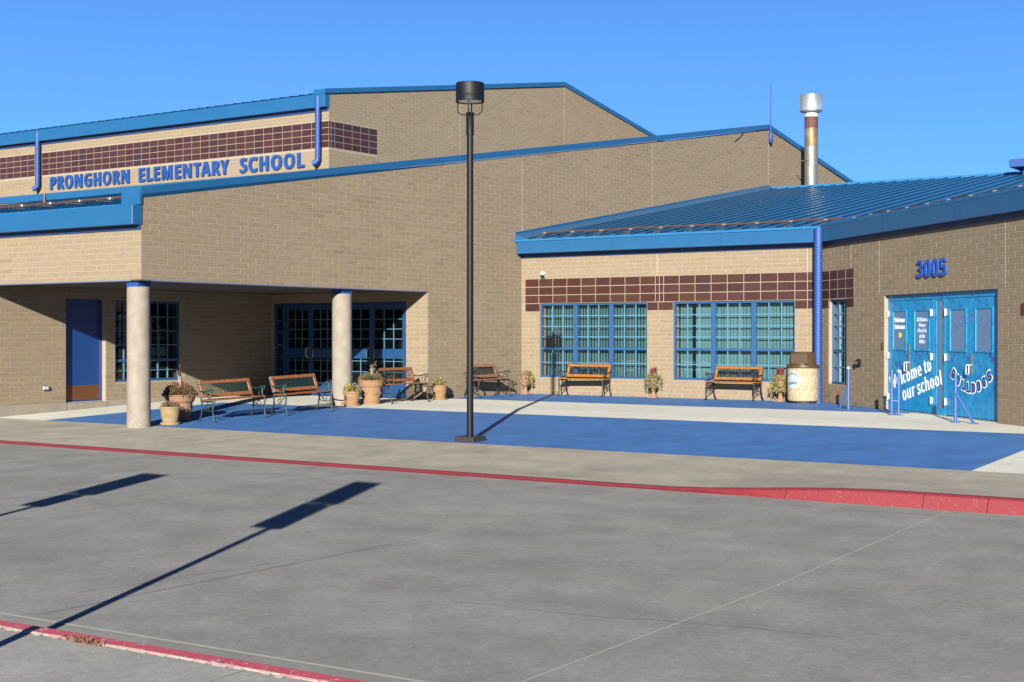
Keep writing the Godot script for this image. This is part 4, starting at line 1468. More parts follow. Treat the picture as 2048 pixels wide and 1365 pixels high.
func bench_of(iron: Material, wood: Material, label: String) -> Node3D:
	var b := thing("park_bench", label, "bench", Vector3.ZERO, 0.0, "wood and iron benches of the court")
	var half := 0.585
	for sd in [-1, 1]:
		var x: float = half * sd
		var s := st()
		tube(s, [Vector3(x, 0.385, 0.20), Vector3(x, 0.34, 0.215), Vector3(x, 0.22, 0.19), Vector3(x, 0.10, 0.205), Vector3(x, 0.015, 0.245)], [0.017, 0.018, 0.015, 0.015, 0.02], 6)
		box(s, Vector3(x, 0.008, 0.25), Vector3(0.04, 0.016, 0.06))
		build(s, "leg", iron, b)
		s = st()
		tube(s, [Vector3(x, 0.385, -0.15), Vector3(x, 0.25, -0.15), Vector3(x, 0.12, -0.185), Vector3(x, 0.015, -0.245)], [0.018, 0.016, 0.015, 0.02], 6)
		box(s, Vector3(x, 0.008, -0.25), Vector3(0.04, 0.016, 0.06))
		build(s, "leg", iron, b)
		s = st()
		tube(s, [Vector3(x, 0.37, -0.16), Vector3(x, 0.48, -0.185), Vector3(x, 0.62, -0.235), Vector3(x, 0.745, -0.285)], [0.018, 0.017, 0.016, 0.014], 6)
		build(s, "back_post", iron, b)
		s = st()
		tube(s, [Vector3(x, 0.385, -0.16), Vector3(x, 0.375, 0.0), Vector3(x, 0.385, 0.20)], 0.015, 6)
		build(s, "seat_bearer", iron, b)
		s = st()
		var arm := [Vector3(x, 0.575, -0.215), Vector3(x, 0.56, -0.12), Vector3(x, 0.565, 0.0), Vector3(x, 0.60, 0.11), Vector3(x, 0.615, 0.18)]
		arm += ring(Vector3(x, 0.585, 0.185), 0.03, Vector3(0, 1, 0), Vector3(0, 0, 1), 8, 0.2, 4.2)
		tube(s, arm, 0.013, 6)
		tube(s, [Vector3(x, 0.585, 0.12), Vector3(x, 0.53, 0.15), Vector3(x, 0.46, 0.145), Vector3(x, 0.40, 0.175)], 0.011, 6)
		tube(s, ring(Vector3(x, 0.49, 0.07), 0.05, Vector3(0, 1, 0), Vector3(0, 0, 1), 10, 0.0, TAU), 0.008, 5)
		build(s, "armrest", iron, b)
		s = st()
		tube(s, ring(Vector3(x, 0.27, 0.02), 0.055, Vector3(0, 1, 0), Vector3(0, 0, 1), 12), 0.008, 5)
		tube(s, [Vector3(x, 0.24, -0.15), Vector3(x, 0.20, -0.06), Vector3(x, 0.215, 0.02), Vector3(x, 0.20, 0.10), Vector3(x, 0.24, 0.19)], 0.009, 5)
		tube(s, [Vector3(x, 0.32, 0.03), Vector3(x, 0.37, 0.04)], 0.008, 5)
		build(s, "scrollwork", iron, b)
		s = st()
		tube(s, [Vector3(x, 0.24, 0.0), Vector3(x - sd * 0.08, 0.30, 0.0), Vector3(x - sd * 0.20, 0.375, 0.0)], 0.009, 5)
		build(s, "brace", iron, b)
	for k in 4:
		var s := st()
		box(s, Vector3(0, 0.405 + (0.006 if k == 0 else 0.0), 0.175 - k * 0.098), Vector3(1.235, 0.024, 0.085), 0.006, Basis(Vector3.RIGHT, -0.05))
		build(s, "seat_slat", wood, b)
	var tilt := Basis(Vector3.RIGHT, -0.37)
	var base := Vector3(0, 0.445, -0.150)
	var back := node("backrest", b, Transform3D(tilt, base))
	var hh := 0.325
	for q in [[Vector3(0, 0.035, 0), Vector3(1.15, 0.07, 0.028)], [Vector3(0, hh - 0.03, 0), Vector3(1.15, 0.065, 0.028)], [Vector3(-0.543, hh * 0.5, 0), Vector3(0.065, hh - 0.136, 0.027)], [Vector3(0.543, hh * 0.5, 0), Vector3(0.065, hh - 0.136, 0.027)]]:
		var s := st()
		box(s, q[0], q[1], 0.006)
		build(s, "rail" if q[1].x > 1.0 else "stile", wood, back)
	var lat := st()
	var y0 := 0.066
	var y1 := hh - 0.06
	for k in range(-6, 28):
		for dir in [-1.0, 1.0]:
			var dx: float = (y1 - y0) * 0.55 * dir
			var xa := -0.58 + k * 0.056 + (0.0 if dir > 0 else 0.109)
			var a := Vector2(xa, y0)
			var c := Vector2(xa + dx, y1)
			var t0 := 0.0
			var t1 := 1.0
			for lim in [-0.512, 0.512]:
				var t: float = (lim - a.x) / (c.x - a.x)
				if (lim < 0) == (dir > 0):
					t0 = maxf(t0, t)
				else:
					t1 = minf(t1, t)
			if t1 - t0 < 0.1:
				continue
			var p := a.lerp(c, t0)
			var q := a.lerp(c, t1)
			var d := (q - p).normalized()
			box(lat, Vector3((p.x + q.x) * 0.5, (p.y + q.y) * 0.5, -0.002 + 0.003 * dir), Vector3(0.0095, p.distance_to(q), 0.008), 0.0, Basis(Vector3(0, 0, 1), atan2(-d.x, d.y)))
	build(lat, "lattice", iron, back)
	return b

func benches() -> void:
	var green := bench_of(M.iron_green, M.wood_orange, "green iron bench with orange wood, nearest the corner column")
	green.position = Vector3(0.20, ground(0.2, -2.05), -2.05)
	green.rotation.y = deg_to_rad(81)
	green.rotation.z = 0.033
	var second := copy(green, "green iron bench left of the small pot at the inner column", Vector3(0.47, ground(0.47, -3.66), -3.66), deg_to_rad(84))
	second.rotation.z = 0.033
	var black := bench_of(M.iron_black, M.wood_orange, "bench half hidden behind the tall terracotta pot, before the porch doors")
	black.position = Vector3(0.36, 0.0, -6.95)
	black.rotation.y = deg_to_rad(86)
	var worn := bench_of(M.iron_black, M.wood_worn, "bench with faded wood against the shaded gable wall behind the lamp post")
	worn.position = Vector3(0.27, 0.004, -10.28)
	worn.rotation.y = deg_to_rad(86)
	var honey := bench_of(M.iron_black, M.wood_honey, "honey coloured bench below the left of the two large windows")
	honey.position = Vector3(2.03, 0.004, -11.80)
	honey.rotation.y = deg_to_rad(4)
	copy(honey, "honey coloured bench below the right of the two large windows", Vector3(5.93, 0.004, -11.80), deg_to_rad(-1))

func foliage(called: String, label: String, group: String, at: Vector3, place: Callable, count: int, size: Vector2, cols: Array, stems = null) -> void:
	var p := thing(called, label, "plant", at, 0.0, group)
	var s := st()
	for k in count:
		var q: Array = place.call(k)
		var c: Vector3 = q[0]
		var out: Vector3 = (q[1] as Vector3).normalized()
		var side := out.cross(Vector3(rng.randf_range(-1, 1), rng.randf_range(-1, 1), rng.randf_range(-1, 1))).normalized()
		var len := size.x * rng.randf_range(0.6, 1.3)
		var wid := size.y * rng.randf_range(0.7, 1.2)
		var col: Color = cols[rng.randi() % cols.size()]
		s.set_color(col * rng.randf_range(0.75, 1.2))
		var up := side.cross(out).normalized()
		var m := c + out * len * 0.5 + up * wid * 0.25
		var tip := c + out * len
		for sg in [-1.0, 1.0]:
			var e: Vector3 = c + out * len * 0.45 + side * wid * 0.5 * sg
			s.add_vertex(c); s.add_vertex(m); s.add_vertex(e)
			s.add_vertex(m); s.add_vertex(tip); s.add_vertex(e)
	build(s, "foliage", M.leaf, p)
	if stems != null:
		stems.call(p)

func sphere_dir() -> Vector3:
	while true:
		var v := Vector3(rng.randf_range(-1, 1), rng.randf_range(-1, 1), rng.randf_range(-1, 1))
		if v.length() < 1.0 and v.length() > 0.05:
			return v.normalized()
	return Vector3.UP

func dead_stems(at: Vector3, tall: float, n: int, wide: float) -> Callable:
	return func(p: Node3D) -> void:
		for k in n:
			var a := rng.randf_range(0, TAU)
			var w := rng.randf_range(0.3, 1.0) * wide
			var s := st()
			var pts := [at + Vector3(cos(a) * 0.03, -0.04, sin(a) * 0.03)]
			var hgt := tall * rng.randf_range(0.5, 1.0)
			pts.append(at + Vector3(cos(a) * w * 0.35, hgt * 0.6, sin(a) * w * 0.35))
			pts.append(at + Vector3(cos(a + 0.3) * w * 0.7, hgt * 0.95, sin(a + 0.3) * w * 0.7))
			pts.append(at + Vector3(cos(a + 0.4) * w, hgt * (0.75 if k % 3 else 1.2), sin(a + 0.4) * w))
			tube(s, pts, [0.010, 0.009, 0.007, 0.004], 5)
			build(s, "dead_stem", M.dry_stem, p)
			if k % 3 == 0:
				s = st()
				var tip: Vector3 = pts[3]
				var d: Vector3 = (tip - pts[2]).normalized()
				tube(s, [tip - d * 0.03, tip + d * 0.02, tip + d * 0.07, tip + d * 0.10], [0.008, 0.022, 0.020, 0.004], 6)
				build(s, "seed_head", M.bronze, p)

func small_pot(label: String, at: Vector3, r: float, h: float, m: Material) -> Node3D:
	var p := thing("terracotta_pot", label, "plant pot", at, 0.0, "small terracotta pots")
	var s := st()
	lathe(s, [Vector2(0.001, 0.0), Vector2(r * 0.86, 0.0), Vector2(r * 0.92, 0.012), Vector2(r * 0.93, 0.045), Vector2(r * 0.85, 0.05), Vector2(r * 0.80, 0.03)], Vector3.ZERO, 32)
	build(s, "saucer", m, p)
	s = st()
	lathe(s, [Vector2(r * 0.70, 0.035), Vector2(r * 0.78, h * 0.3), Vector2(r * 0.88, h * 0.6), Vector2(r * 0.92, h * 0.82), Vector2(r * 0.95, h * 0.83), Vector2(r * 0.94, h * 0.88), Vector2(r, h * 0.90), Vector2(r * 1.01, h * 0.98), Vector2(r * 0.97, h), Vector2(r * 0.90, h), Vector2(r * 0.88, h * 0.86)], Vector3.ZERO, 36)
	build(s, "body", m, p)
	s = st()
	# a moulded scroll medallion facing the road
	var f := Vector3(0.5, 0, 0.87)
	var t := Vector3(0.87, 0, -0.5)
	var sp := []
	for i in 26:
		var a := i * 0.42
		var rr := 0.058 - i * 0.0019
		sp.append(f * (r * 0.835 + 0.004 + 0.02 * sin(a) * rr * 8.0) + t * cos(a) * rr + Vector3(0, h * 0.5 + sin(a) * rr, 0))
	tube(s, sp, 0.006, 5)
	build(s, "medallion", m, p)
	s = st()
	lathe(s, [Vector2(0.001, h * 0.90), Vector2(r * 0.885, h * 0.88)], Vector3.ZERO, 20)
	build(s, "soil", M.soil, p)
	return p

func tall_pot(label: String, at: Vector3, r: float, h: float, m: Material) -> Node3D:
	var p := thing("tall_terracotta_pot", label, "plant pot", at, 0.0, "tall fluted terracotta pots")
	var s := st()
	var rip := func(y: float, a: float) -> float: return 1.0 + (0.028 * absf(cos(a * 17.0)) if (y > h * 0.76 and y < h * 0.985) or (y > 0.012 and y < h * 0.11) else 0.0)
	lathe(s, [Vector2(0.001, 0.0), Vector2(r * 0.66, 0.0), Vector2(r * 0.66, 0.02), Vector2(r * 0.68, h * 0.10), Vector2(r * 0.73, h * 0.12), Vector2(r * 0.73, h * 0.155), Vector2(r * 0.68, h * 0.165), Vector2(r * 0.72, h * 0.40), Vector2(r * 0.80, h * 0.70), Vector2(r * 0.88, h * 0.74), Vector2(r * 0.89, h * 0.77), Vector2(r * 0.965, h * 0.955), Vector2(r, h * 0.965), Vector2(r, h), Vector2(r * 0.9, h), Vector2(r * 0.86, h * 0.9)], Vector3.ZERO, 136, rip)
	build(s, "body", m, p)
	s = st()
	# hanging garland in low relief
	for k in 6:
		var pts := []
		for i in 9:
			var t := i / 8.0
			var a := (k + t) * TAU / 6.0
			var y := h * (0.62 - 0.22 * sin(PI * t))
			var rr := lerpf(r * 0.69, r * 0.785, clampf((y - h * 0.2) / (h * 0.5), 0, 1)) + 0.006
			pts.append(Vector3(cos(a) * rr, y, sin(a) * rr))
		tube(s, pts, [0.004, 0.010, 0.014, 0.016, 0.018, 0.016, 0.014, 0.010, 0.004], 6)
	build(s, "garland", m, p)
	s = st()
	lathe(s, [Vector2(0.001, h * 0.93), Vector2(r * 0.86, h * 0.91)], Vector3.ZERO, 20)
	build(s, "soil", M.soil, p)
	return p

func urn_of(label: String, at: Vector3, k: float) -> Node3D:
	var u := thing("garden_urn", label, "urn", at, 0.0, "footed terracotta urns")
	var s := st()
	box(s, Vector3(0, 0.012, 0), Vector3(0.205, 0.024, 0.205) * Vector3(k, 1, k), 0.003)
	lathe(s, [Vector2(0.095 * k, 0.024), Vector2(0.09 * k, 0.045), Vector2(0.06 * k, 0.07), Vector2(0.045 * k, 0.13), Vector2(0.04 * k, 0.16), Vector2(0.06 * k, 0.165), Vector2(0.06 * k, 0.185), Vector2(0.045 * k, 0.19)], Vector3.ZERO, 24)
	build(s, "foot", M.terracotta_pink, u)
	s = st()
	var rip := func(y: float, a: float) -> float: return 1.0 + (0.03 * absf(cos(a * 7.0)) if y > 0.20 and y < 0.30 else 0.0)
	lathe(s, [Vector2(0.04 * k, 0.19), Vector2(0.085 * k, 0.205), Vector2(0.118 * k, 0.25), Vector2(0.122 * k, 0.295), Vector2(0.105 * k, 0.31), Vector2(0.112 * k, 0.40), Vector2(0.125 * k, 0.47), Vector2(0.152 * k, 0.488), Vector2(0.152 * k, 0.506), Vector2(0.135 * k, 0.51), Vector2(0.115 * k, 0.48)], Vector3.ZERO, 56, rip)
	build(s, "bowl", M.terracotta_pink, u)
	s = st()
	lathe(s, [Vector2(0.001, 0.485), Vector2(0.118 * k, 0.478)], Vector3.ZERO, 16)
	build(s, "soil", M.soil, u)
	return u

func planting() -> void:
	var p1 := Vector3(-0.14, ground(-0.14, -0.80), -0.80)
	var p2 := Vector3(-0.56, ground(-0.56, -1.42), -1.42)
	var p3 := Vector3(0.20, ground(0.2, -5.46), -5.46)
	var p4 := Vector3(0.22, ground(0.22, -6.06), -6.06)
	var p5 := Vector3(0.25, 0.0, -8.42)
	small_pot("small cream pot with scroll medallion in front of the larger pot at the corner column", p1, 0.195, 0.335, M.terracotta_cream)
	small_pot("small terracotta pot between the inner column and the tall fluted pot", p3, 0.185, 0.305, M.terracotta)
	small_pot("small terracotta pot at the end of the porch opening by the gable wall", p5, 0.178, 0.33, M.terracotta)
	tall_pot("large fluted pot standing behind the small cream pot by the corner column", p2, 0.29, 0.50, M.terracotta_pink)
	tall_pot("tall fluted terracotta pot beside the inner column", p4, 0.275, 0.51, M.terracotta)
	var brown := [Color(0.085, 0.042, 0.02), Color(0.12, 0.06, 0.028), Color(0.06, 0.032, 0.018), Color(0.15, 0.085, 0.035)]
	var olive := [Color(0.075, 0.065, 0.018), Color(0.10, 0.075, 0.025), Color(0.055, 0.032, 0.018), Color(0.05, 0.06, 0.02), Color(0.12, 0.09, 0.04)]
	var gold := [Color(0.22, 0.185, 0.03), Color(0.15, 0.15, 0.03), Color(0.10, 0.09, 0.025), Color(0.075, 0.035, 0.015), Color(0.25, 0.20, 0.07), Color(0.06, 0.075, 0.018)]
	var dry := [Color(0.12, 0.075, 0.04), Color(0.17, 0.12, 0.06), Color(0.08, 0.05, 0.03)]
	var mound := func(r: float, h: float) -> Callable:
		return func(_k: int) -> Array:
			var d := sphere_dir()
			d.y = absf(d.y)
			var q := d * rng.randf_range(0.62, 1.0)
			return [Vector3(q.x * r, q.y * h, q.z * r), d + Vector3(0, 0.3, 0) + sphere_dir() * 0.5]
	var tuft := func(r: float, h: float) -> Callable:
		return func(_k: int) -> Array:
			var a := rng.randf_range(0, TAU)
			var w := sqrt(rng.randf()) * r
			var y := rng.randf_range(0, 1)
			return [Vector3(cos(a) * w, y * h * (1.0 - 0.5 * w / r), sin(a) * w), Vector3(cos(a) * 0.7, 0.9, sin(a) * 0.7) + sphere_dir() * 0.6]
	foliage("mounded_plant", "dry brown mounded plant with dead flower stalks in the pot by the corner column", "plants in pots", p2 + Vector3(0, 0.47, 0), mound.call(0.31, 0.24), 2600, Vector2(0.045, 0.022), brown, dead_stems(Vector3(0.06, 0.22, 0.06), 0.26, 7, 0.17))
	foliage("mounded_plant", "dark olive mounded plant with pale dead stalks in the tall pot by the inner column", "plants in pots", p4 + Vector3(0, 0.47, 0), mound.call(0.27, 0.19), 2200, Vector2(0.040, 0.020), olive, dead_stems(Vector3(0.05, 0.16, 0.05), 0.24, 10, 0.20))
	foliage("dried_plant", "low withered plant in the small cream pot", "plants in pots", p1 + Vector3(0, 0.29, 0), tuft.call(0.16, 0.16), 420, Vector2(0.045, 0.016), dry + olive)
	foliage("leafy_plant", "yellow green leafy plant in the small pot at the inner column", "plants in pots", p3 + Vector3(0, 0.26, 0), tuft.call(0.16, 0.22), 420, Vector2(0.060, 0.032), gold)
	foliage("leafy_plant", "golden leafy plant in the small pot by the gable wall", "plants in pots", p5 + Vector3(0, 0.28, 0), tuft.call(0.15, 0.22), 400, Vector2(0.058, 0.030), gold)
	var u1 := Vector3(0.33, 0.004, -11.80)
	var u2 := Vector3(3.86, 0.004, -11.86)
	var u3 := Vector3(7.03, 0.004, -11.82)
	urn_of("footed urn in the corner by the gable wall", u1, 0.95)
	urn_of("footed urn between the two large windows", u2, 0.95)
	urn_of("footed urn beside the pebbled bin", u3, 1.05)
	var trail := func(r: float, low: float, lean: Vector3, spread: float) -> Callable:
		return func(_k: int) -> Array:
			var a := rng.randf_range(0, TAU)
			var d := Vector3(cos(a), 0, sin(a))
			if d.dot(lean) < rng.randf_range(-1.2, 0.4) * (1.0 - spread):
				d = lean
				d = (d + Vector3(cos(a), 0, sin(a)) * 0.5).normalized()
			var t := rng.randf()
			var y := 0.06 - t * t * low
			var w := r * (0.25 + 0.9 * minf(1.0, t * 1.8)) + rng.randf_range(-0.02, 0.02)
			return [d * w + Vector3(0, y + rng.randf_range(0, 0.03), 0), Vector3(0, -0.8 if t > 0.5 else 0.5, 0) + d * 0.5 + sphere_dir() * 0.7]
	foliage("trailing_plant", "yellow green plant trailing over the right side of the corner urn", "plants in urns", u1 + Vector3(0, 0.47, 0), trail.call(0.15, 0.30, Vector3(0.9, 0, -0.3).normalized(), 0.25), 420, Vector2(0.052, 0.024), gold)
	var red := [Color(0.10, 0.012, 0.018), Color(0.16, 0.02, 0.03), Color(0.06, 0.01, 0.014)]
	var spike := func(colors: Array, h: float, n: int) -> Callable:
		return func(p: Node3D) -> void:
			var s := st()
			for k in n:
				var a := rng.randf_range(0, TAU)
				var d := Vector3(cos(a) * 0.35, 1.0, sin(a) * 0.35).normalized()
				var c := Vector3(cos(a) * 0.03, rng.randf_range(0.0, h * 0.55), sin(a) * 0.03) + d * rng.randf_range(0, 0.05)
				var side := d.cross(sphere_dir()).normalized() * 0.014
				s.set_color((colors[rng.randi() % colors.size()] as Color) * rng.randf_range(0.8, 1.3))
				var t := c + (d + sphere_dir() * 0.35).normalized() * h * 0.5
				s.add_vertex(c - side); s.add_vertex(c + side); s.add_vertex(t)
			build(s, "red_spike", M.leaf, p)
	foliage("trailing_plant", "trailing plant with dark red spike in the urn between the windows", "plants in urns", u2 + Vector3(0, 0.47, 0), trail.call(0.165, 0.30, Vector3(0.3, 0, 0.95), 0.8), 560, Vector2(0.05, 0.022), [Color(0.085, 0.085, 0.025), Color(0.13, 0.12, 0.035), Color(0.06, 0.042, 0.02), Color(0.17, 0.145, 0.04)], spike.call(red, 0.24, 130))
	foliage("trailing_plant", "golden trailing plant with deep red spike in the urn by the bin", "plants in urns", u3 + Vector3(0, 0.46, 0), trail.call(0.185, 0.30, Vector3(0.3, 0, 0.95), 0.8), 620, Vector2(0.055, 0.024), gold, spike.call(red, 0.30, 130))
	# a dead weed in the near kerb's crack
	var wp := Vector3(13.00, -0.248, 11.70)
	foliage("weed", "small dead brown weed at the foot of the near red kerb", "", wp, func(_k: int) -> Array:
		var x := rng.randfn(0.0, 0.09)
		return [Vector3(x, 0.0, rng.randf_range(-0.015, 0.03)), Vector3(rng.randf_range(-1, 1), rng.randf_range(0.1, 0.9), rng.randf_range(-0.5, 0.8))], 150, Vector2(0.045, 0.008), [Color(0.14, 0.05, 0.025), Color(0.20, 0.10, 0.04), Color(0.09, 0.04, 0.02)])

func bin_() -> void:
	var t := thing("litter_bin", "round pebbled litter bin with brown hooded lid and white badge in the wall corner", "litter bin", Vector3(7.66, 0.004, -11.56))
	var s := st()
	lathe(s, [Vector2(0.001, 0.0), Vector2(0.29, 0.0), Vector2(0.295, 0.04), Vector2(0.28, 0.045)], Vector3.ZERO, 40)
	build(s, "foot", M.dark, t)
	s = st()
	lathe(s, [Vector2(0.28, 0.04), Vector2(0.318, 0.055), Vector2(0.328, 0.09), Vector2(0.330, 0.40), Vector2(0.330, 0.76)], Vector3.ZERO, 48)
	build(s, "body", M.pebble, t)
	s = st()
	lathe(s, [Vector2(0.325, 0.75), Vector2(0.345, 0.752), Vector2(0.350, 0.765), Vector2(0.346, 0.81), Vector2(0.325, 0.83), Vector2(0.285, 0.835)], Vector3.ZERO, 48)
	lathe(s, [Vector2(0.288, 0.834), Vector2(0.275, 0.93), Vector2(0.262, 1.05), Vector2(0.245, 1.085), Vector2(0.20, 1.098), Vector2(0.001, 1.105)], Vector3.ZERO, 40)
	build(s, "lid", M.brown_plastic, t)
	# the push flap: a flat door set into the hood, turned towards the lamp
	var face := Basis(Vector3.UP, deg_to_rad(6))
	s = st()
	box(s, face * Vector3(0, 0.955, 0.245), Vector3(0.38, 0.24, 0.07), 0.012, face)
	build(s, "hood", M.brown_plastic, t)
	s = st()
	box(s, face * Vector3(0, 0.955, 0.281), Vector3(0.32, 0.19, 0.012), 0.004, face)
	build(s, "flap", M.brown_plastic, t)
	var bd := node("badge", t)
	var a0 := deg_to_rad(-17)
	s = st()
	s.set_smooth_group(1)
	var at := func(u: float, v: float, lift: float) -> Vector3:
		var a := a0 + u / 0.332
		return Vector3(sin(a) * (0.332 + lift), 0.50 + v, cos(a) * (0.332 + lift))
	for i in 36:
		var t0 := TAU * i / 36.0
		var t1 := TAU * (i + 1) / 36.0
		for r in 3:
			var r0 := r / 3.0
			var r1 := (r + 1) / 3.0
			quad(s, at.call(cos(t0) * 0.19 * r0, sin(t0) * 0.19 * r0, 0.0), at.call(cos(t1) * 0.19 * r0 + 1e-5, sin(t1) * 0.19 * r0, 0.0), at.call(cos(t1) * 0.19 * r1, sin(t1) * 0.19 * r1, 0.0), at.call(cos(t0) * 0.19 * r1, sin(t0) * 0.19 * r1, 0.0), Vector3(0, 0.5, 0))
	build(s, "sticker", M.sticker, bd)
	var place := func(txt: String, u: float, v: float, sx: float, sy: float, tilt: float) -> void:
		var a := a0 + u / 0.332
		var bs := Basis(Vector3.UP, a) * Basis(Vector3(0, 0, 1), tilt)
		put(glyph(txt), "letter", M.teal_print, bd, Transform3D(bs * Basis.from_scale(Vector3(sx, sy, 0.003)), at.call(u, v, 0.004) - bs * Vector3(0, cap_low * sy, 0)))
	var word := "Bulldogs"
	for k in 8:
		place.call(word[k], -0.135 + advance(word.substr(0, k)) * 0.062, -0.105 + k * 0.004, 0.062, 0.085, 0.06)
	var arc := "PRONGHORN"
	for k in 9:
		var q := (k - 4.0) / 4.0
		place.call(arc[k], q * 0.115 - 0.012, 0.125 - 0.05 * q * q, 0.045, 0.045, -0.7 * q)

func posts() -> void:
	var spots := [[Vector3(9.42, 0.0, -9.60), Vector3(-0.23, 0.0, -0.12), "blue steel guard post with slanted brace, leftmost, by the narrow window", 0.81], [Vector3(10.87, 0.0, -8.30), Vector3(-0.12, 0.0, 0.03), "pair of blue steel posts joined by a low bar, before the left-hand doors", 0.80], [Vector3(12.36, 0.0, -6.78), Vector3(0.36, 0.0, 0.18), "blue steel guard post with brace leaning right, before the right-hand doors", 0.81]]
	for k in 3:
		var q: Array = spots[k]
		var p := thing("guard_post", q[2], "guard post", q[0], 0.0, "blue guard posts before the doors")
		var s := st()
		tube(s, [Vector3(0, 0, 0), Vector3(0, q[3], 0)], 0.027, 14)
		build(s, "post", M.post_blue, p)
		s = st()
		box(s, Vector3(0, 0.006, 0), Vector3(0.13, 0.012, 0.13))
		build(s, "foot_plate", M.post_blue, p)
		s = st()
		if k == 1:
			tube(s, [q[1], q[1] + Vector3(0, 0.83, 0)], 0.027, 14)
			build(s, "post", M.post_blue, p)
			s = st()
			tube(s, [Vector3(0, 0.26, 0), q[1] + Vector3(0, 0.26, 0)], 0.024, 10)
			build(s, "cross_bar", M.post_blue, p)
		else:
			tube(s, [q[1] + Vector3(0, 0.0, 0), Vector3(0, 0.50, 0)], 0.025, 12)
			build(s, "brace", M.post_blue, p)
		s = st()
		box(s, q[1] + Vector3(0, 0.006, 0), Vector3(0.12, 0.012, 0.12))
		build(s, "foot_plate", M.post_blue, p)
		if k < 2:
			s = st()
			lathe(s, [Vector2(0.028, q[3] - 0.012), Vector2(0.033, q[3]), Vector2(0.033, q[3] + 0.022), Vector2(0.02, q[3] + 0.036), Vector2(0.001, q[3] + 0.04)], Vector3.ZERO, 14)
			build(s, "bumper_cap", M.white, p)

func stack() -> void:
	var c := thing("flue_stack", "tall steel flue with rusted upper section and wide round cap behind the wing roof", "chimney", Vector3(0.93, 5.6, -28.5))
	var s := st()
	lathe(s, [Vector2(0.225, 0.0), Vector2(0.225, 1.62), Vector2(0.229, 1.625), Vector2(0.229, 1.66), Vector2(0.225, 1.665), Vector2(0.225, 2.24), Vector2(0.230, 2.245), Vector2(0.230, 2.28), Vector2(0.225, 2.285)], Vector3.ZERO, 32)
	build(s, "pipe", M.dull_steel, c)
	s = st()
	lathe(s, [Vector2(0.225, 2.285), Vector2(0.225, 2.90)], Vector3.ZERO, 32)
	build(s, "stained_pipe", M.rust_light, c)
	s = st()
	lathe(s, [Vector2(0.225, 2.90), Vector2(0.232, 2.905), Vector2(0.232, 2.96), Vector2(0.226, 2.965), Vector2(0.226, 3.29)], Vector3.ZERO, 32)
	build(s, "rusted_pipe", M.rust, c)
	s = st()
	lathe(s, [Vector2(0.232, 3.28), Vector2(0.236, 3.29), Vector2(0.228, 3.34), Vector2(0.222, 3.46)], Vector3.ZERO, 32)
	build(s, "collar", M.white, c)
	s = st()
	lathe(s, [Vector2(0.222, 3.44), Vector2(0.36, 3.455), Vector2(0.395, 3.49), Vector2(0.395, 3.51), Vector2(0.385, 3.52), Vector2(0.385, 4.00), Vector2(0.392, 4.01), Vector2(0.385, 4.03), Vector2(0.30, 4.05), Vector2(0.001, 4.06)], Vector3.ZERO, 40)
	build(s, "rain_cap", M.steel, c)
	s = st()
	tube(s, ring(Vector3(0, 1.80, 0), 0.235, Vector3(1, 0, 0), Vector3(0, 0, 1), 20), 0.014, 5)
	tube(s, [Vector3(-0.2, 1.80, 0.12), Vector3(-0.40, 1.80, 0.10)], 0.018, 6)
	build(s, "wall_bracket", M.dull_steel, c)

func signs() -> void:
	# two roadside signs left of the picture, known here by the shadows they lay on the road
	for q in [[13.15, 13.0, 2.79, 2.14, 1.57, 0.42, 0.38, "tall sign post with two plates whose shadow lies nearest on the road"], [9.90, 13.0, 2.53, 1.85, 1.51, 0.46, 0.36, "sign post with stepped plates casting the shadow at the far left"]]:
		var g := -0.249
		var p := thing("road_sign", q[7], "road sign", Vector3(q[0], g, q[1]), 0.0, "sign posts left of the picture")
		var s := st()
		tube(s, [Vector3(0, 0, 0), Vector3(0, q[2] - g - 0.05, 0)], 0.038, 10)
		build(s, "post", M.dull_steel, p)
		s = st()
		span(s, Vector3(-q[5] * 0.5, q[3] - g, 0.031), Vector3(q[5] * 0.5, q[2] - g, 0.035))
		build(s, "plate", M.white, p)
		s = st()
		span(s, Vector3(-q[6] * 0.5 - 0.03, q[4] - g, 0.031), Vector3(q[6] * 0.5 - 0.03, q[3] - g - 0.01, 0.035))
		build(s, "plate", M.white, p)

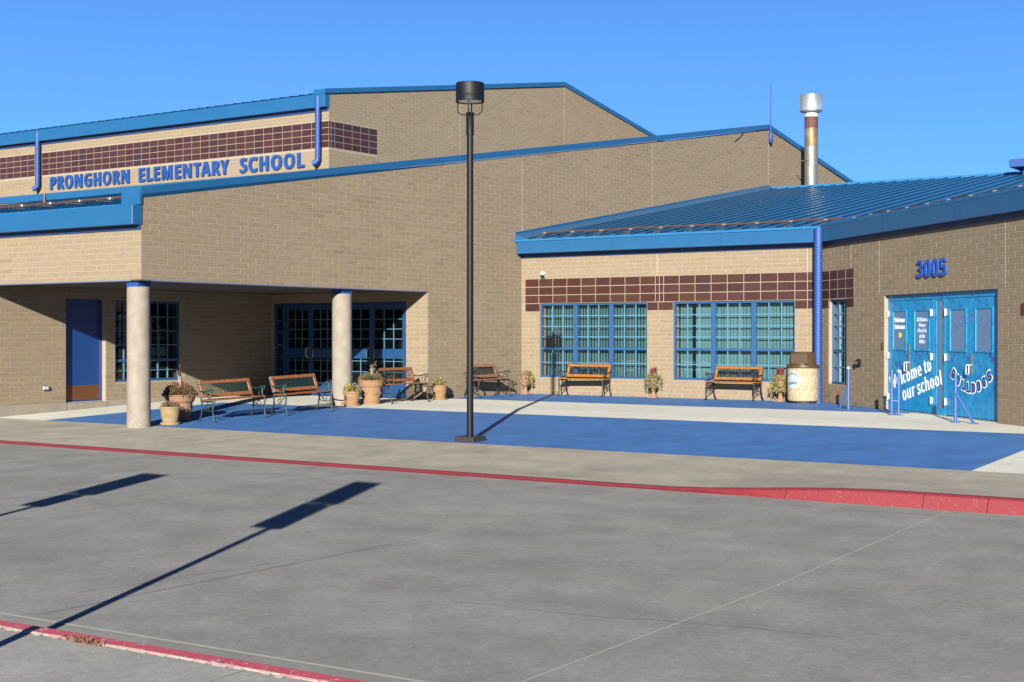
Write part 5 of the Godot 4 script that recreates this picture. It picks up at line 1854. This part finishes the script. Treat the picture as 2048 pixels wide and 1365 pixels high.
# ----------------------------------------------------------------
func _ready() -> void:
	rng.seed = 20
	batch.seed = 4
	batch.frequency = 0.35
	cam = Camera3D.new()
	cam.name = "camera"
	cam.fov = 27.32
	cam.near = 0.1
	cam.far = 2500.0
	cam.position = CAM
	cam.rotation = Vector3(-0.0054, 0.5974, 0.0)
	add_child(cam)
	var env := Environment.new()
	env.background_mode = Environment.BG_SKY
	env.tonemap_mode = Environment.TONE_MAPPER_LINEAR
	env.tonemap_exposure = 2.85
	env.sdfgi_enabled = true
	env.ssao_enabled = true
	env.ssil_enabled = true
	var sm := ProceduralSkyMaterial.new()
	sm.sky_top_color = lin(0.0, 0.005, 0.04)
	sm.sky_horizon_color = lin(0.095, 0.285, 0.72)
	sm.sky_curve = 0.20
	sm.sky_energy_multiplier = 0.97
	sm.ground_bottom_color = lin(0.10, 0.09, 0.07)
	sm.ground_horizon_color = lin(0.13, 0.13, 0.13)
	sm.sun_angle_max = 2.0
	var sky := Sky.new()
	sky.sky_material = sm
	env.sky = sky
	env.background_energy_multiplier = 1.0
	var we := WorldEnvironment.new()
	we.name = "world"
	we.environment = env
	add_child(we)
	var sun := DirectionalLight3D.new()
	sun.name = "sun"
	sun.light_color = Color(1.0, 0.985, 0.945)
	sun.light_energy = 1.6
	sun.light_angular_distance = 0.5
	sun.shadow_enabled = true
	add_child(sun)
	sun.look_at_from_position(Vector3.ZERO, SUN)
	var sf := SystemFont.new()
	sf.font_names = PackedStringArray(["Droid Sans"])
	sf.font_weight = 700
	var heavy := FontVariation.new()
	heavy.base_font = sf
	heavy.variation_embolden = 0.2
	font = sf
	heavy_font = heavy
	var hbox := glyph("H").get_aabb()
	cap_low = hbox.position.y
	cap_high = hbox.end.y
	make_materials()
	paving()
	front_block()
	tall_hall()
	entrance_wing()
	columns_()
	lamp()
	downspout("blue spiral downspout in the corner between the window wall and the entrance front", Vector3(7.93, 0.0, -11.74), 3.76, 0.088, false)
	downspout("blue spiral downspout left of the school name, high on the hall", Vector3(-23.0, 6.82, ZS + 0.17), 1.92, 0.085, true)
	downspout("blue spiral downspout right of the school name, at the hall corner", Vector3(-9.56, 6.82, ZS + 0.17), 1.92, 0.085, true)
	benches()
	planting()
	bin_()
	posts()
	stack()
	signs()
